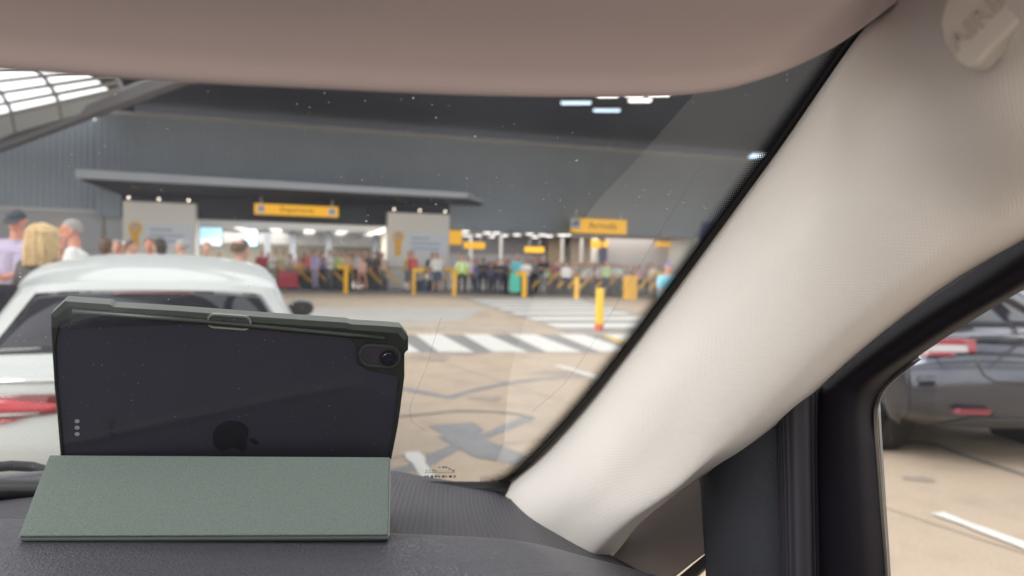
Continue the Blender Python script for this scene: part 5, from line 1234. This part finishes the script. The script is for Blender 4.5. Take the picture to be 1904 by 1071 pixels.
# fruit emblem, lying on its side as the tablet does
emb=[(396,822),(398,806),(404,795),(414,787),(428,783),(444,783),(455,788),(461,797),(463,809),(459,818),(455,824),(461,833),(456,838),(449,836),(442,831),(432,829),(424,832),(418,838),(410,836),(402,830)]
def smoothpoly(pts,n=60):
    A=np.array(pts+pts[:3],float); A=cr(A,n+8); return [tuple(q) for q in A[:int((n+8)*len(pts)/(len(pts)+2))]]
cyE=[(428,782),(446,784),(457,790),(462,801),(461,812),(457,818),(459,826),(457,833),(451,839),(446,836),(438,832),(430,831),(422,834),(416,838),(408,836),(400,830),(396,820),(396,806),(401,796),(410,788),(420,783)]
nb_=M_back.node_tree; bb_=nb_.nodes['Principled BSDF']; tcb=nb_.nodes.new('ShaderNodeTexCoord'); vb=nb_.nodes.new('ShaderNodeTexVoronoi'); vb.inputs['Scale'].default_value=210; nb_.links.new(tcb.outputs['Object'],vb.inputs['Vector'])
spb=nb_.nodes.new('ShaderNodeSeparateXYZ'); nb_.links.new(vb.outputs['Color'],spb.inputs[0])
ob_=nd(nb_,'MULTIPLY',nd(nb_,'LESS_THAN',vb.outputs['Distance'],.10),nd(nb_,'MULTIPLY',nd(nb_,'GREATER_THAN',spb.outputs[0],.55),spb.outputs[1]))
mb_=nb_.nodes.new('ShaderNodeMix'); mb_.data_type='RGBA'; mb_.inputs[7].default_value=(.35,.35,.38,1); src=bb_.inputs['Base Color'].links[0].from_socket
nb_.links.new(nd(nb_,'MULTIPLY',ob_,.5),mb_.inputs[0]); nb_.links.new(src,mb_.inputs[6]); nb_.links.new(mb_.outputs[2],bb_.inputs['Base Color'])
M_emb=mat('emblem_black',(.020,.020,.027),.10,spec=.8)
MB().prism([tpt(x,y,-.0003) for x,y in cyE],ez*.0003).build('emblem',M_emb,tab)
MB().prism([tpt(x,y,-.0003) for x,y in [(463,814),(472,815),(480,821),(481,826),(474,826),(466,822)]],ez*.0003).build('emblem',M_emb,tab)
a=tpt(207,778,-.0002); b=tpt(209,822,-.0002)
text('model_words','iPad Air',.0062,a,(b-a),ex,mat('faint_print',(.035,.035,.045),.3),tab,ext=.0001,align='LEFT')
# folded cover
FQ=para([(95,850),(725,854),(722,997),(38,1000)],.252,True)
M_felt=mat('cover_felt',(.135,.165,.153),.95,bump=.5,scale=900,var=.30,spec=.1,detail=3)
fe_=(FQ[1]-FQ[0]).normalized(); fn=fe_.cross(FQ[3]-FQ[0]).normalized()
if fn.dot(CAMP-FQ[0])<0: fn=-fn
rows=[]
for k in range(8):
    a=k/7; rows.append([FQ[0].lerp(FQ[1],u).lerp(FQ[3].lerp(FQ[2],u),a)+fn*(.0012*math.sin(math.pi*a)*(.3+u)) for u in (0,.25,.5,.75,1)])
cv=patch('cover_flap', rows, M_felt, tab, 20, 50, solid=.0032, offset=-1, bevel=.0008)
cv2=[FQ[0]-fn*.004,FQ[1]-fn*.004,FQ[2]-fn*.001,FQ[3]-fn*.001]
M_edge=mat('cover_edge',(.33,.38,.37),.9)
for a,b in ((FQ[0],FQ[3]),(FQ[1],FQ[2])): MB().tube([a+fn*.0004,b+fn*.0004],.0008,6).build('cover_edge',M_edge,cv)
MB().tube([FQ[3]-fn*.0012,FQ[2]-fn*.0012],.0017,8).build('cover_fold',mat('fold_dark',(.08,.10,.09),.8),cv)
# base leaf of the folded stand, lying under the tablet
bl=[FQ[3]-fn*.003,FQ[2]-fn*.003,down(TQ[2],.055)-ez*.012,down(TQ[3],.055)-ez*.012]
MB().prism(bl,UPZ*-.002).build('cover_base',M_case,tab)
MB().prism([tpt(113,848,-.010),tpt(727,853,-.010),FQ[1]-fn*.003,FQ[0]-fn*.003],UPZ*-.0015).build('cover_leaf',M_case,tab)
